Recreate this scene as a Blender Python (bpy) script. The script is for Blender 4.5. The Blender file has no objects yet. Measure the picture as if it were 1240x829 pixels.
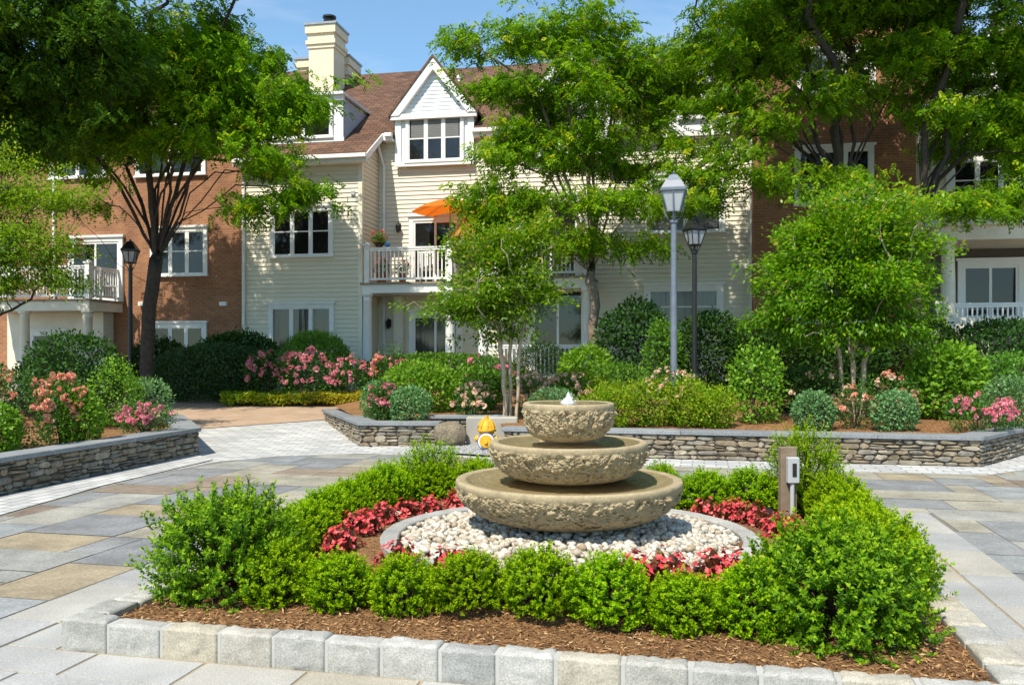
import bpy, bmesh, math, random
import numpy as np
from mathutils import Vector, Matrix, noise
from mathutils.geometry import delaunay_2d_cdt
R = math.radians
random.seed(7)
rng = np.random.default_rng(11)
scene = bpy.context.scene
COL = scene.collection

# ------------------------------------------------------------ camera, sky, sun, exposure
FPX, HOR, CH = 1050.0, 430.0, 1.6          # focal length in photo pixels, horizon row, eye height
cam_d = bpy.data.cameras.new('camera')
cam = bpy.data.objects.new('camera', cam_d)
COL.objects.link(cam)
cam.location = (0, 0, CH)
cam.rotation_euler = (R(90), 0, 0)
cam_d.sensor_width = 36
cam_d.lens = 36 * FPX / 1240
cam_d.shift_y = (HOR - 414.5) / 1240
cam_d.clip_end = 2000
scene.camera = cam

SUN_EL = R(54)
SX, SY = -0.455, -0.890
sdir = Vector((SX * math.cos(SUN_EL), SY * math.cos(SUN_EL), math.sin(SUN_EL)))
world = bpy.data.worlds.new('World')
scene.world = world
world.use_nodes = True
wn = world.node_tree
sky = wn.nodes.new('ShaderNodeTexSky')
sky.sky_type = 'NISHITA'
sky.sun_disc = False
sky.sun_elevation = SUN_EL
sky.sun_rotation = math.atan2(SX, SY)
sky.air_density = 1.0
sky.dust_density = 0.2
sky.ozone_density = 2.2
wn.nodes['Background'].inputs['Strength'].default_value = 0.112
# faint wisps of high cloud in the sky
wtc = wn.nodes.new('ShaderNodeTexCoord'); wmp = wn.nodes.new('ShaderNodeMapping'); wmp.inputs['Scale'].default_value = (1.2, 1.2, 5)
wno = wn.nodes.new('ShaderNodeTexNoise'); wno.inputs['Scale'].default_value = 2.2; wno.inputs['Detail'].default_value = 7; wno.inputs['Roughness'].default_value = .6; wno.inputs['Distortion'].default_value = .6
wrp = wn.nodes.new('ShaderNodeValToRGB'); wrp.color_ramp.elements[0].position = .42; wrp.color_ramp.elements[0].color = (.06, .06, .06, 1); wrp.color_ramp.elements[1].position = .75; wrp.color_ramp.elements[1].color = (.42, .42, .42, 1)
wmx = wn.nodes.new('ShaderNodeMix'); wmx.data_type = 'RGBA'; wmx.inputs[7].default_value = (6.4, 6.9, 7.4, 1)
wn.links.new(wtc.outputs['Generated'], wmp.inputs[0]); wn.links.new(wmp.outputs[0], wno.inputs['Vector']); wn.links.new(wno.outputs['Fac'], wrp.inputs[0])
wtn = wn.nodes.new('ShaderNodeMix'); wtn.data_type = 'RGBA'; wtn.blend_type = 'MULTIPLY'; wtn.inputs[0].default_value = 1; wtn.inputs[7].default_value = (.95, 1.24, 1.27, 1)
wn.links.new(sky.outputs[0], wtn.inputs[6])
wn.links.new(wrp.outputs[0], wmx.inputs[0]); wn.links.new(wtn.outputs[2], wmx.inputs[6])
wn.links.new(wmx.outputs[2], wn.nodes['Background'].inputs['Color'])
sun_d = bpy.data.lights.new('sun', 'SUN')
sun_d.energy = 4.6
sun_d.angle = R(0.53)
sun_d.color = (1.0, 0.925, 0.78)
sun = bpy.data.objects.new('sun', sun_d)
COL.objects.link(sun)
sun.rotation_euler = sdir.to_track_quat('Z', 'Y').to_euler()
scene.view_settings.view_transform = 'Standard'
scene.view_settings.look = 'None'
scene.view_settings.gamma = 1
scene.view_settings.exposure = 0.55
scene.cycles.max_bounces = 8
scene.cycles.transparent_max_bounces = 16

# ------------------------------------------------------------ coordinates
def gp(px, py, z=0.0):
    """ground point seen at a photo pixel, on the level z"""
    d = FPX * (CH - z) / (py - HOR)
    return Vector(((px - 620) / FPX * d, d, z))
def at(px, d, z=0.0):
    return Vector(((px - 620) / FPX * d, d, z))
def hz(py, d):
    return CH + (HOR - py) / FPX * d
BR = R(12.5)                               # the plaza is turned by this much
UX, UY = math.cos(BR), -math.sin(BR)
VX, VY = math.sin(BR), math.cos(BR)
BC = Vector((0.41, 6.30, 0))               # centre of the square bed
def bedp(u, v, z=0.0):
    return Vector((BC.x + u * UX + v * VX, BC.y + u * UY + v * VY, z))
HR = R(11.0)                               # the houses are turned by this much
def facade(px, py, V):
    a = (px - 620) / FPX
    t = V / (a * math.sin(HR) + math.cos(HR))
    return t * (a * math.cos(HR) - math.sin(HR)), CH + (HOR - py) / FPX * t
def hw(u, v, z=0.0):
    return Vector((u * math.cos(HR) + v * math.sin(HR), -u * math.sin(HR) + v * math.cos(HR), z))

# ------------------------------------------------------------ object helpers
def thing(name, label, cat, loc=(0, 0, 0), rz=0.0, group=None):
    o = bpy.data.objects.new(name, None)
    o.empty_display_size = 0.2
    COL.objects.link(o)
    o.location = loc
    o.rotation_euler = (0, 0, rz)
    o['label'] = label
    o['category'] = cat
    if group: o['group'] = group
    return o
def tag(o, label, cat, group=None):
    o['label'] = label
    o['category'] = cat
    if group: o['group'] = group
    return o
def struct(o, kind='structure'):
    o['kind'] = kind
    return o
def link(name, me, mat=None, parent=None):
    o = bpy.data.objects.new(name, me)
    COL.objects.link(o)
    if mat is not None and not me.materials: me.materials.append(mat)
    if parent is not None: o.parent = parent
    return o
def dup(root, loc, rz=0.0, scale=1.0, label=None, group=None):
    r = root.copy(); COL.objects.link(r)
    r.location = loc
    r.rotation_euler = (0, 0, rz)
    r.scale = (scale,) * 3 if not hasattr(scale, '__len__') else scale
    if label: r['label'] = label
    if group: r['group'] = group
    for ch in list(root.children):
        c = ch.copy(); COL.objects.link(c); c.parent = r
        for g in list(ch.children):
            d = g.copy(); COL.objects.link(d); d.parent = c
    return r

class MB:
    def __init__(self, off=(0, 0, 0)):
        self.v, self.f, self.r, self.off = [], [], [], Vector(off)
    def add(self, vs, fs, r=None):
        n = len(self.v)
        self.v += [tuple(Vector(p) - self.off) for p in vs]
        self.f += [tuple(i + n for i in f) for f in fs]
        self.r += [random.random() if r is None else r] * len(fs)
        return self
    def box(self, x0, x1, y0, y1, z0, z1, r=None):
        return self.add([(x0,y0,z0),(x1,y0,z0),(x1,y1,z0),(x0,y1,z0),(x0,y0,z1),(x1,y0,z1),(x1,y1,z1),(x0,y1,z1)],
                        [(0,3,2,1),(4,5,6,7),(0,1,5,4),(1,2,6,5),(2,3,7,6),(3,0,4,7)], r)
    def quad(self, a, b, c, d, r=None):
        return self.add([a, b, c, d], [(0, 1, 2, 3)], r)
    def prism(self, poly, y0, y1):
        """poly in (x,z), extruded from y0 to y1"""
        n = len(poly)
        vs = [(x, y0, z) for x, z in poly] + [(x, y1, z) for x, z in poly]
        fs = [tuple(range(n)), tuple(range(2 * n - 1, n - 1, -1))]
        fs += [(i, i + n, (i + 1) % n + n, (i + 1) % n) for i in range(n)]
        return self.add(vs, fs)
    def tube(self, pts, rad, n=8, cap=True):
        pts = [Vector(p) for p in pts]
        if not hasattr(rad, '__len__'): rad = [rad] * len(pts)
        vs, fs = [], []
        for i, p in enumerate(pts):
            t = (pts[min(i + 1, len(pts) - 1)] - pts[max(i - 1, 0)]).normalized()
            a = t.cross(Vector((0, 0, 1)) if abs(t.z) < .95 else Vector((1, 0, 0))).normalized()
            b = t.cross(a)
            for k in range(n):
                an = 2 * math.pi * k / n
                vs.append(p + (a * math.cos(an) + b * math.sin(an)) * rad[i])
        for i in range(len(pts) - 1):
            for k in range(n):
                fs.append((i*n+k, i*n+(k+1)%n, (i+1)*n+(k+1)%n, (i+1)*n+k))
        if cap:
            fs.append(tuple(range(n))); fs.append(tuple(range(len(pts)*n-1, (len(pts)-1)*n-1, -1)))
        return self.add(vs, fs)
    def lathe(self, prof, n=24, c=(0, 0, 0), closed=False):
        vs, fs = [], []
        m = len(prof)
        for r, z in prof:
            for k in range(n):
                a = 2 * math.pi * k / n
                vs.append((c[0] + r * math.cos(a), c[1] + r * math.sin(a), c[2] + z))
        for i in range(m if closed else m - 1):
            j = (i + 1) % m
            for k in range(n):
                fs.append((i*n+k, i*n+(k+1)%n, j*n+(k+1)%n, j*n+k))
        if not closed:
            if prof[0][0] > 1e-4: fs.append(tuple(range(n - 1, -1, -1)))
            if prof[-1][0] > 1e-4: fs.append(tuple(range((m-1)*n, m*n)))
        return self.add(vs, fs)
    def mesh(self, name, bevel=0, smooth=False, seg=1):
        me = bpy.data.meshes.new(name)
        me.from_pydata(self.v, [], self.f)
        a = me.attributes.new('rnd', 'FLOAT', 'FACE')
        a.data.foreach_set('value', np.array(self.r, dtype=np.float32))
        bm = bmesh.new(); bm.from_mesh(me)
        bmesh.ops.recalc_face_normals(bm, faces=bm.faces)
        if bevel:
            bmesh.ops.bevel(bm, geom=bm.edges[:], offset=bevel, segments=seg, affect='EDGES', clamp_overlap=True)
        bm.to_mesh(me); bm.free()
        if smooth:
            me.polygons.foreach_set('use_smooth', [True] * len(me.polygons))
            if smooth != 'all': me.set_sharp_from_angle(angle=R(38))
        return me
    def build(self, name, mat, parent=None, bevel=0, smooth=False, seg=1):
        return link(name, self.mesh(name, bevel, smooth, seg), mat, parent)

def np_mesh(name, V, quads=True, rnd=None, smooth=False, faces=None):
    """V (M,k,3): M separate faces of k corners"""
    me = bpy.data.meshes.new(name)
    M, k = V.shape[:2]
    me.vertices.add(M * k)
    me.vertices.foreach_set('co', V.reshape(-1).astype(np.float32))
    me.loops.add(M * k)
    me.loops.foreach_set('vertex_index', np.arange(M * k, dtype=np.int32))
    me.polygons.add(M)
    me.polygons.foreach_set('loop_start', np.arange(0, M * k, k, dtype=np.int32))
    if rnd is not None:
        a = me.attributes.new('rnd', 'FLOAT', 'FACE')
        a.data.foreach_set('value', np.asarray(rnd, dtype=np.float32))
    me.update(calc_edges=True)
    return me

def nrm(a):
    return a / np.maximum(np.linalg.norm(a, axis=-1, keepdims=True), 1e-9)
def leafquads(B, A, N, L, W, fold=0.25, droop=0.0, mid=0.45):
    A = nrm(A); S = nrm(np.cross(A, N)); N = np.cross(S, A)
    L = np.broadcast_to(np.asarray(L, float), (len(B),))[:, None]
    W = np.broadcast_to(np.asarray(W, float), (len(B),))[:, None]
    v0 = B
    m = B + A * L * mid + N * W * fold
    v2 = B + A * L - np.array([0, 0, 1.0]) * L * droop
    return np.stack([v0, m + S * W * .5, v2, m - S * W * .5], axis=1)
def rdir(n):
    return nrm(rng.normal(size=(n, 3)))

# ------------------------------------------------------------ materials
def newmat(name):
    m = bpy.data.materials.new(name)
    m.use_nodes = True
    nt = m.node_tree
    return m, nt, nt.nodes['Principled BSDF']
def ramp(nt, fac, stops, interp='LINEAR'):
    n = nt.nodes.new('ShaderNodeValToRGB')
    n.color_ramp.interpolation = interp
    e = n.color_ramp.elements
    while len(e) < len(stops): e.new(0.5)
    for i, (p, c) in enumerate(stops):
        e[i].position = p; e[i].color = (*c, 1)
    nt.links.new(fac, n.inputs[0])
    return n.outputs[0]
def coords(nt, scale=(1, 1, 1), rot=(0, 0, 0), kind='Object'):
    tc = nt.nodes.new('ShaderNodeTexCoord')
    mp = nt.nodes.new('ShaderNodeMapping')
    mp.inputs['Scale'].default_value = scale
    mp.inputs['Rotation'].default_value = rot
    nt.links.new(tc.outputs[kind], mp.inputs[0])
    return mp.outputs[0]
def tex_noise(nt, vec, scale, detail=4, rough=.6):
    n = nt.nodes.new('ShaderNodeTexNoise')
    n.inputs['Scale'].default_value = scale
    n.inputs['Detail'].default_value = detail
    n.inputs['Roughness'].default_value = rough
    nt.links.new(vec, n.inputs['Vector'])
    return n.outputs['Fac']
def attr(nt, name='rnd'):
    a = nt.nodes.new('ShaderNodeAttribute'); a.attribute_name = name
    return a.outputs['Fac']
def math_n(nt, op, a, b):
    n = nt.nodes.new('ShaderNodeMath'); n.operation = op
    for i, x in enumerate((a, b)):
        if isinstance(x, (int, float)): n.inputs[i].default_value = x
        else: nt.links.new(x, n.inputs[i])
    return n.outputs[0]
def mixc(nt, fac, a, b, typ='MIX'):
    n = nt.nodes.new('ShaderNodeMix'); n.data_type = 'RGBA'; n.blend_type = typ
    if isinstance(fac, (int, float)): n.inputs[0].default_value = fac
    else: nt.links.new(fac, n.inputs[0])
    for i, x in ((6, a), (7, b)):
        if isinstance(x, tuple): n.inputs[i].default_value = (*x, 1)
        else: nt.links.new(x, n.inputs[i])
    return n.outputs[2]
def bump(nt, bsdf, h, strength=.4, dist=.01):
    b = nt.nodes.new('ShaderNodeBump')
    b.inputs['Strength'].default_value = strength
    b.inputs['Distance'].default_value = dist
    nt.links.new(h, b.inputs['Height'])
    nt.links.new(b.outputs[0], bsdf.inputs['Normal'])
def plain(name, c1, c2=None, rough=.6, scale=8, bs=.0, bscale=60, bdist=.004, spec=.5, metal=0):
    """a colour mottled by noise, with an optional fine bump"""
    m, nt, b = newmat(name)
    v = coords(nt)
    c2 = c2 or tuple(x * .82 for x in c1)
    col = ramp(nt, tex_noise(nt, v, scale), [(.3, c1), (.7, c2)])
    nt.links.new(col, b.inputs['Base Color'])
    b.inputs['Roughness'].default_value = rough
    b.inputs['Specular IOR Level'].default_value = spec
    b.inputs['Metallic'].default_value = metal
    if bs: bump(nt, b, tex_noise(nt, v, bscale, 5), bs, bdist)
    return m
def rock(name, stops, scale=3, fine=40, bs=.6, bdist=.01, rough=.85, mott=.5):
    """stone: a colour per piece (face attribute), grain and stains by noise"""
    m, nt, b = newmat(name)
    v = coords(nt)
    base = ramp(nt, attr(nt), stops)
    st = ramp(nt, tex_noise(nt, v, scale, 5), [(.3, (1 - mott,) * 3), (.7, (1, 1, 1))])
    gr = ramp(nt, tex_noise(nt, v, fine, 3, .75), [(.3, (.58, .58, .58)), (.7, (1.18, 1.18, 1.18))])
    col = mixc(nt, 1, mixc(nt, 1, base, st, 'MULTIPLY'), gr, 'MULTIPLY')
    nt.links.new(col, b.inputs['Base Color'])
    b.inputs['Roughness'].default_value = rough
    b.inputs['Specular IOR Level'].default_value = .3
    bump(nt, b, tex_noise(nt, v, fine * .6, 6, .7), bs, bdist)
    return m
def leafmat(name, stops, trans=.35, rough=.45, tgain=(1.25, 1.3, .6), spec=.4):
    m, nt, b = newmat(name)
    oi = nt.nodes.new('ShaderNodeObjectInfo')
    hs = nt.nodes.new('ShaderNodeHueSaturation')
    nt.links.new(ramp(nt, attr(nt), stops), hs.inputs['Color'])
    nt.links.new(math_n(nt, 'ADD', math_n(nt, 'MULTIPLY', oi.outputs['Random'], .014 if 'petal' not in name and 'canvas' not in name else 0.0), .493 if 'petal' not in name and 'canvas' not in name else .5), hs.inputs['Hue'])     # plants differ a little
    nt.links.new(math_n(nt, 'ADD', math_n(nt, 'MULTIPLY', oi.outputs['Random'], .20), .90), hs.inputs['Value'])
    col = hs.outputs[0]
    nt.links.new(col, b.inputs['Base Color'])
    b.inputs['Roughness'].default_value = rough
    b.inputs['Specular IOR Level'].default_value = spec
    t = nt.nodes.new('ShaderNodeBsdfTranslucent')
    nt.links.new(mixc(nt, 1, col, tgain, 'MULTIPLY'), t.inputs['Color'])
    mx = nt.nodes.new('ShaderNodeMixShader')
    mx.inputs[0].default_value = trans
    nt.links.new(b.outputs[0], mx.inputs[1]); nt.links.new(t.outputs[0], mx.inputs[2])
    nt.links.new(mx.outputs[0], nt.nodes['Material Output'].inputs['Surface'])
    return m
def bricktex(name, c1, c2, mortar, bw, bh, ms, axes='xz', rot=0, rough=.85, bs=.5, bdist=.006, stain=.35, off=.5, grain=40):
    m, nt, b = newmat(name)
    v = coords(nt)
    if axes != 'xy':
        s = nt.nodes.new('ShaderNodeSeparateXYZ'); nt.links.new(v, s.inputs[0])
        c = nt.nodes.new('ShaderNodeCombineXYZ')
        nt.links.new(s.outputs['XYZ'.index(axes[0].upper())], c.inputs[0])
        nt.links.new(s.outputs['XYZ'.index(axes[1].upper())], c.inputs[1])
        bv = c.outputs[0]
    else:
        bv = coords(nt, rot=(0, 0, rot))
    br = nt.nodes.new('ShaderNodeTexBrick')
    br.offset = off
    br.inputs['Color1'].default_value = (*c1, 1); br.inputs['Color2'].default_value = (*c2, 1)
    br.inputs['Mortar'].default_value = (*mortar, 1)
    br.inputs['Scale'].default_value = 1
    br.inputs['Brick Width'].default_value = bw; br.inputs['Row Height'].default_value = bh
    br.inputs['Mortar Size'].default_value = ms; br.inputs['Mortar Smooth'].default_value = .2
    br.inputs['Bias'].default_value = 0
    nt.links.new(bv, br.inputs['Vector'])
    st = ramp(nt, tex_noise(nt, v, 1.3, 6), [(.3, (1 - stain,) * 3), (.7, (1.05,) * 3)])
    gr = ramp(nt, tex_noise(nt, v, grain, 3, .7), [(.25, (.8,) * 3), (.75, (1.1,) * 3)])
    col = mixc(nt, 1, mixc(nt, 1, br.outputs['Color'], st, 'MULTIPLY'), gr, 'MULTIPLY')
    nt.links.new(col, b.inputs['Base Color'])
    b.inputs['Roughness'].default_value = rough
    b.inputs['Specular IOR Level'].default_value = .25
    h = math_n(nt, 'SUBTRACT', math_n(nt, 'MULTIPLY', tex_noise(nt, v, grain, 5), .5), br.outputs['Fac'])
    bump(nt, b, h, bs, bdist)
    return m

M_white = plain('white_paint', (.80, .80, .78), (.72, .72, .70), .5, 3)
M_cream = plain('cream_paint', (.70, .65, .52), (.66, .61, .48), .55, 1.5)
M_creamtrim = plain('cream_trim', (.78, .73, .60), None, .55, 2)
M_wsiding = plain('white_siding', (.78, .79, .80), (.70, .71, .73), .5, 2)
M_gsiding = plain('grey_siding', (.55, .58, .64), (.50, .53, .59), .5, 2)
M_brick = bricktex('brick', (.40, .185, .095), (.31, .13, .07), (.42, .27, .16), .21, .075, .008, 'xz', bs=.6)
M_shingle = bricktex('shingles', (.205, .11, .068), (.125, .068, .045), (.06, .03, .02), .30, .16, .012, 'xy', bs=.6, bdist=.01, stain=.4)
M_stucco = plain('chimney_render', (.72, .62, .44), (.66, .56, .40), .8, 3, .3, 90)
M_dark = plain('dark_metal', (.012, .012, .013), (.02, .02, .02), .4, 10)
M_lampgrey = plain('blue_grey_metal', (.15, .18, .22), (.11, .13, .17), .45, 8)
M_frost = plain('frosted_glass', (.42, .45, .48), (.36, .39, .42), .25, 5)
M_capstone = rock('bluestone_cap', [(0, (.24, .255, .27)), (1, (.31, .325, .34))], 2, 50, .3, .004, .75, .25)
M_granite = rock('granite', [(0, (.41, .405, .38)), (.4, (.52, .51, .475)), (.62, (.48, .43, .335)), (.8, (.52, .49, .42)), (1, (.37, .37, .36))], 5, 110, .5, .008, .8, .32)
M_gslab = rock('granite_slab', [(0, (.40, .40, .395)), (.7, (.48, .475, .46)), (1, (.47, .43, .35))], 1.6, 110, .3, .003, .75, .3)
M_flag = rock('flagstone', [(0, (.275, .28, .29)), (.18, (.335, .34, .34)), (.19, (.37, .37, .345)), (.38, (.43, .42, .38)), (.39, (.41, .38, .30)), (.62, (.46, .425, .345)),
                            (.63, (.43, .355, .235)), (.75, (.38, .315, .23)), (.76, (.29, .225, .175)), (.86, (.35, .28, .215)), (.87, (.30, .32, .335)), (1, (.40, .415, .41))], 2.3, 60, .35, .005, .65, .42)
M_joint = plain('joint_sand', (.33, .27, .17), (.25, .21, .14), .95, 20)
M_dryjoint = plain('joint_dust', (.20, .185, .15), (.14, .13, .11), .95, 20)
M_field = rock('fieldstone', [(0, (.24, .195, .135)), (.3, (.42, .335, .225)), (.55, (.33, .31, .265)), (.75, (.50, .43, .32)), (1, (.22, .20, .17))], 9, 60, .9, .015, .9, .5)
M_wallback = plain('wall_core', (.085, .07, .05), None, .95)
M_wpave = bricktex('white_pavers', (.58, .58, .57), (.41, .415, .42), (.24, .23, .21), .34, .17, .012, 'xy', rot=BR, stain=.15, bs=.35, grain=70)
M_wpave2 = bricktex('white_pavers_turned', (.58, .58, .57), (.41, .415, .42), (.24, .23, .21), .34, .17, .012, 'xy', rot=BR + R(90), stain=.15, bs=.35, grain=70)
M_tan = bricktex('tan_pavers', (.50, .36, .25), (.43, .30, .21), (.27, .18, .12), .20, .10, .006, 'xy', rot=BR, stain=.2)
M_pave = plain('ground', (.16, .15, .12), (.12, .12, .09), .95, .5)
M_bark = plain('grey_bark', (.075, .058, .045), (.035, .028, .022), .95, 12, .8, 40, .02)
M_barkl = plain('pale_bark', (.27, .21, .15), (.14, .11, .08), .9, 9, .8, 40, .02)
M_myrtle = plain('smooth_bark', (.48, .39, .28), (.34, .25, .17), .7, 10, .4, 30, .006)
M_twig = plain('brown_stems', (.07, .045, .025), (.04, .028, .018), .9, 20)
M_mortar = plain('mortar', (.44, .435, .41), (.37, .365, .345), .9, 6, .4, 60)
M_conc = plain('concrete', (.40, .38, .33), (.31, .29, .25), .85, 3, .4, 60)
M_boulder = rock('boulder_stone', [(0, (.33, .27, .19)), (1, (.38, .32, .24))], 4, 30, .9, .03, .9, .5)
M_wood = plain('weathered_wood', (.24, .18, .12), (.17, .125, .085), .85, 12, .5, 50)
M_greybox = plain('grey_plastic', (.42, .43, .44), (.38, .39, .40), .5, 4)
M_terra = plain('terracotta', (.50, .17, .08), (.42, .13, .06), .75, 8)
M_orange = leafmat('orange_canvas', [(0, (.80, .20, .015)), (1, (.85, .26, .02))], .4, .8, (1.1, 1, 1))
M_copper = plain('dark_orange_canvas', (.45, .15, .05), (.38, .12, .04), .8)
M_steel = plain('dull_steel', (.35, .35, .36), None, .4, 5, metal=.6)
M_tile = plain('deck_boards', (.30, .24, .18), None, .8)

def glassmat(name, c, rough=.04, sc=(1, 1, 1)):
    m, nt, b = newmat(name)
    v = coords(nt, scale=sc)
    nt.links.new(ramp(nt, tex_noise(nt, v, .9, 3), [(.35, c), (.65, tuple(x * .5 for x in c))]), b.inputs['Base Color'])
    b.inputs['Roughness'].default_value = rough
    b.inputs['Specular IOR Level'].default_value = .6
    bump(nt, b, tex_noise(nt, v, .8, 1), .05, .05)
    return m
M_glass = glassmat('window_glass', (.018, .018, .018))
M_glassl = glassmat('window_glass_curtained', (.075, .073, .068), .08, (16, 1, .25))
M_blind = plain('blinds', (.17, .17, .165), (.14, .14, .135), .5, 2)

def mulchmat():
    m, nt, b = newmat('bark_mulch')
    v = coords(nt, scale=(1, 1, 1))
    n1 = tex_noise(nt, v, 45, 6, .75)
    n2 = tex_noise(nt, v, 2.5, 4)
    c = ramp(nt, n1, [(.3, (.09, .045, .022)), (.5, (.30, .155, .068)), (.68, (.48, .28, .13))])
    c = mixc(nt, 1, c, ramp(nt, n2, [(.3, (.75,) * 3), (.7, (1.1,) * 3)]), 'MULTIPLY')
    nt.links.new(c, b.inputs['Base Color'])
    b.inputs['Roughness'].default_value = .95
    b.inputs['Specular IOR Level'].default_value = .15
    bump(nt, b, n1, 1.0, .03)
    return m
M_mulch = mulchmat()
def chipmat():
    m, nt, b = newmat('bark_chips')
    nt.links.new(ramp(nt, attr(nt), [(0, (.08, .038, .018)), (.5, (.30, .155, .068)), (.85, (.44, .26, .115)), (1, (.55, .40, .22))]), b.inputs['Base Color'])
    b.inputs['Roughness'].default_value = .9
    b.inputs['Specular IOR Level'].default_value = .2
    return m
M_chip = chipmat()
def fountainmat():
    m, nt, b = newmat('cast_stone')
    v = coords(nt)
    c = ramp(nt, tex_noise(nt, v, 5, 6, .65), [(.3, (.46, .375, .235)), (.7, (.36, .285, .17))])
    g = ramp(nt, tex_noise(nt, v, 90, 3, .7), [(.3, (.72,) * 3), (.7, (1.1,) * 3)])
    c = mixc(nt, 1, c, g, 'MULTIPLY')
    # water stains that run down the sides
    sv = coords(nt, scale=(7, 7, .8))
    c = mixc(nt, ramp(nt, tex_noise(nt, sv, 1.6, 5, .65), [(.50, (0,) * 3), (.72, (.55,) * 3)]), c, (.17, .135, .075))
    nt.links.new(c, b.inputs['Base Color'])
    b.inputs['Roughness'].default_value = .75
    b.inputs['Specular IOR Level'].default_value = .3
    bump(nt, b, tex_noise(nt, v, 70, 6, .7), .5, .01)
    return m
M_fount = fountainmat()
M_wetstone = plain('wet_stone', (.15, .125, .06), (.11, .095, .045), .5, 6)
def watermat():
    m, nt, b = newmat('water')
    out = nt.nodes['Material Output']
    g = nt.nodes.new('ShaderNodeBsdfGlossy'); g.inputs['Roughness'].default_value = .03
    t = nt.nodes.new('ShaderNodeBsdfTransparent'); t.inputs['Color'].default_value = (.97, .97, .92, 1)
    f = nt.nodes.new('ShaderNodeFresnel'); f.inputs['IOR'].default_value = 1.33
    bp = nt.nodes.new('ShaderNodeBump'); bp.inputs['Strength'].default_value = .35; bp.inputs['Distance'].default_value = .01
    nt.links.new(tex_noise(nt, coords(nt), 14, 3), bp.inputs['Height'])
    nt.links.new(bp.outputs[0], g.inputs['Normal']); nt.links.new(bp.outputs[0], f.inputs['Normal'])
    mx = nt.nodes.new('ShaderNodeMixShader')
    nt.links.new(f.outputs[0], mx.inputs[0]); nt.links.new(t.outputs[0], mx.inputs[1]); nt.links.new(g.outputs[0], mx.inputs[2])
    nt.links.new(mx.outputs[0], out.inputs['Surface'])
    nt.nodes.remove(b)
    return m
M_water = watermat()
def foammat():
    m, nt, b = newmat('splashing_water')
    b.inputs['Base Color'].default_value = (.80, .84, .88, 1)
    b.inputs['Roughness'].default_value = .1
    t = nt.nodes.new('ShaderNodeBsdfTransparent')
    mx = nt.nodes.new('ShaderNodeMixShader')
    nt.links.new(ramp(nt, tex_noise(nt, coords(nt), 45, 4, .7), [(.40, (.15,) * 3), (.62, (.85,) * 3)]), mx.inputs[0])
    nt.links.new(t.outputs[0], mx.inputs[1]); nt.links.new(b.outputs[0], mx.inputs[2])
    nt.links.new(mx.outputs[0], nt.nodes['Material Output'].inputs['Surface'])
    return m
M_foam = foammat()
M_pebble = rock('pebbles', [(0, (.46, .39, .29)), (.3, (.62, .56, .46)), (.7, (.70, .67, .60)), (.9, (.52, .43, .32)), (.95, (.36, .27, .18)), (1, (.33, .32, .31))], 12, 60, .2, .003, .7, .2)
M_gravel = rock('gravel', [(0, (.25, .26, .28)), (.6, (.40, .41, .42)), (1, (.52, .50, .46))], 12, 60, .2, .003, .8, .2)
M_yellow = plain('yellow_paint', (.78, .41, .015), (.58, .29, .02), .62, 9, .3, 70)
M_ringwhite = plain('reflective_ring', (.72, .74, .78), None, .4, 6)
M_blue = plain('blue_paint', (.03, .10, .35), None, .4, 6)
M_red = plain('red_cloth', (.55, .03, .03), None, .8)
M_bluecloth = plain('blue_cloth', (.03, .05, .22), None, .8)

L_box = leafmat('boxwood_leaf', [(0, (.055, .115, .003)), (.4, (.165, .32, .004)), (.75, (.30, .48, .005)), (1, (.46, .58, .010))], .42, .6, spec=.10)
L_holly = leafmat('glossy_corner_leaf', [(0, (.038, .10, .004)), (.4, (.11, .25, .006)), (.75, (.22, .41, .009)), (1, (.42, .55, .02))], .38, .5, spec=.2)
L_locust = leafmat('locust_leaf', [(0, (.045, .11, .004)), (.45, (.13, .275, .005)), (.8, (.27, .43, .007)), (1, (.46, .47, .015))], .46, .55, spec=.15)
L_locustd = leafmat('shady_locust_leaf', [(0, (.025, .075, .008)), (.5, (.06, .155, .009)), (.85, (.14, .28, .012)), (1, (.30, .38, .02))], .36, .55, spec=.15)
L_myrtle = leafmat('myrtle_leaf', [(0, (.05, .135, .005)), (.5, (.145, .29, .007)), (.8, (.27, .40, .010)), (1, (.46, .36, .03))], .46, .42, spec=.3)
L_yellow = leafmat('yellow_green_leaf', [(0, (.08, .17, .01)), (.5, (.20, .33, .015)), (.85, (.34, .43, .02)), (1, (.46, .38, .03))], .45, .5, spec=.3)
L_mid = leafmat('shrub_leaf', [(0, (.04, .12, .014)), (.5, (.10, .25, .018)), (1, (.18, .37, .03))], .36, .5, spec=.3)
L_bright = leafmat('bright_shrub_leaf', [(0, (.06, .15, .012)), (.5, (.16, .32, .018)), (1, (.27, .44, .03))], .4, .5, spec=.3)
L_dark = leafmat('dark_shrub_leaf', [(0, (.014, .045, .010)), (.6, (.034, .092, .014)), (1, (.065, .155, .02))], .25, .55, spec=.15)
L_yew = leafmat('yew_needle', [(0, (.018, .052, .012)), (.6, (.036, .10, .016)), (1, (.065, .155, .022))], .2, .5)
L_spruce = leafmat('bright_dome_needle', [(0, (.06, .15, .010)), (.6, (.115, .27, .014)), (1, (.19, .39, .02))], .3, .55)
L_blue = leafmat('blue_green_leaf', [(0, (.06, .14, .05)), (.5, (.14, .29, .10)), (1, (.25, .42, .16))], .3, .6)
L_red = leafmat('reddish_green_leaf', [(0, (.08, .17, .006)), (.5, (.20, .33, .010)), (.85, (.32, .40, .015)), (1, (.42, .24, .04))], .4, .5, spec=.2)
L_rose = leafmat('rose_leaf', [(0, (.022, .075, .012)), (.6, (.06, .16, .018)), (1, (.12, .24, .025))], .3, .45)
L_bronze = leafmat('begonia_leaf', [(0, (.05, .022, .014)), (.5, (.13, .05, .022)), (1, (.16, .10, .03))], .3, .3, (1, 1, 1))
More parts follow.
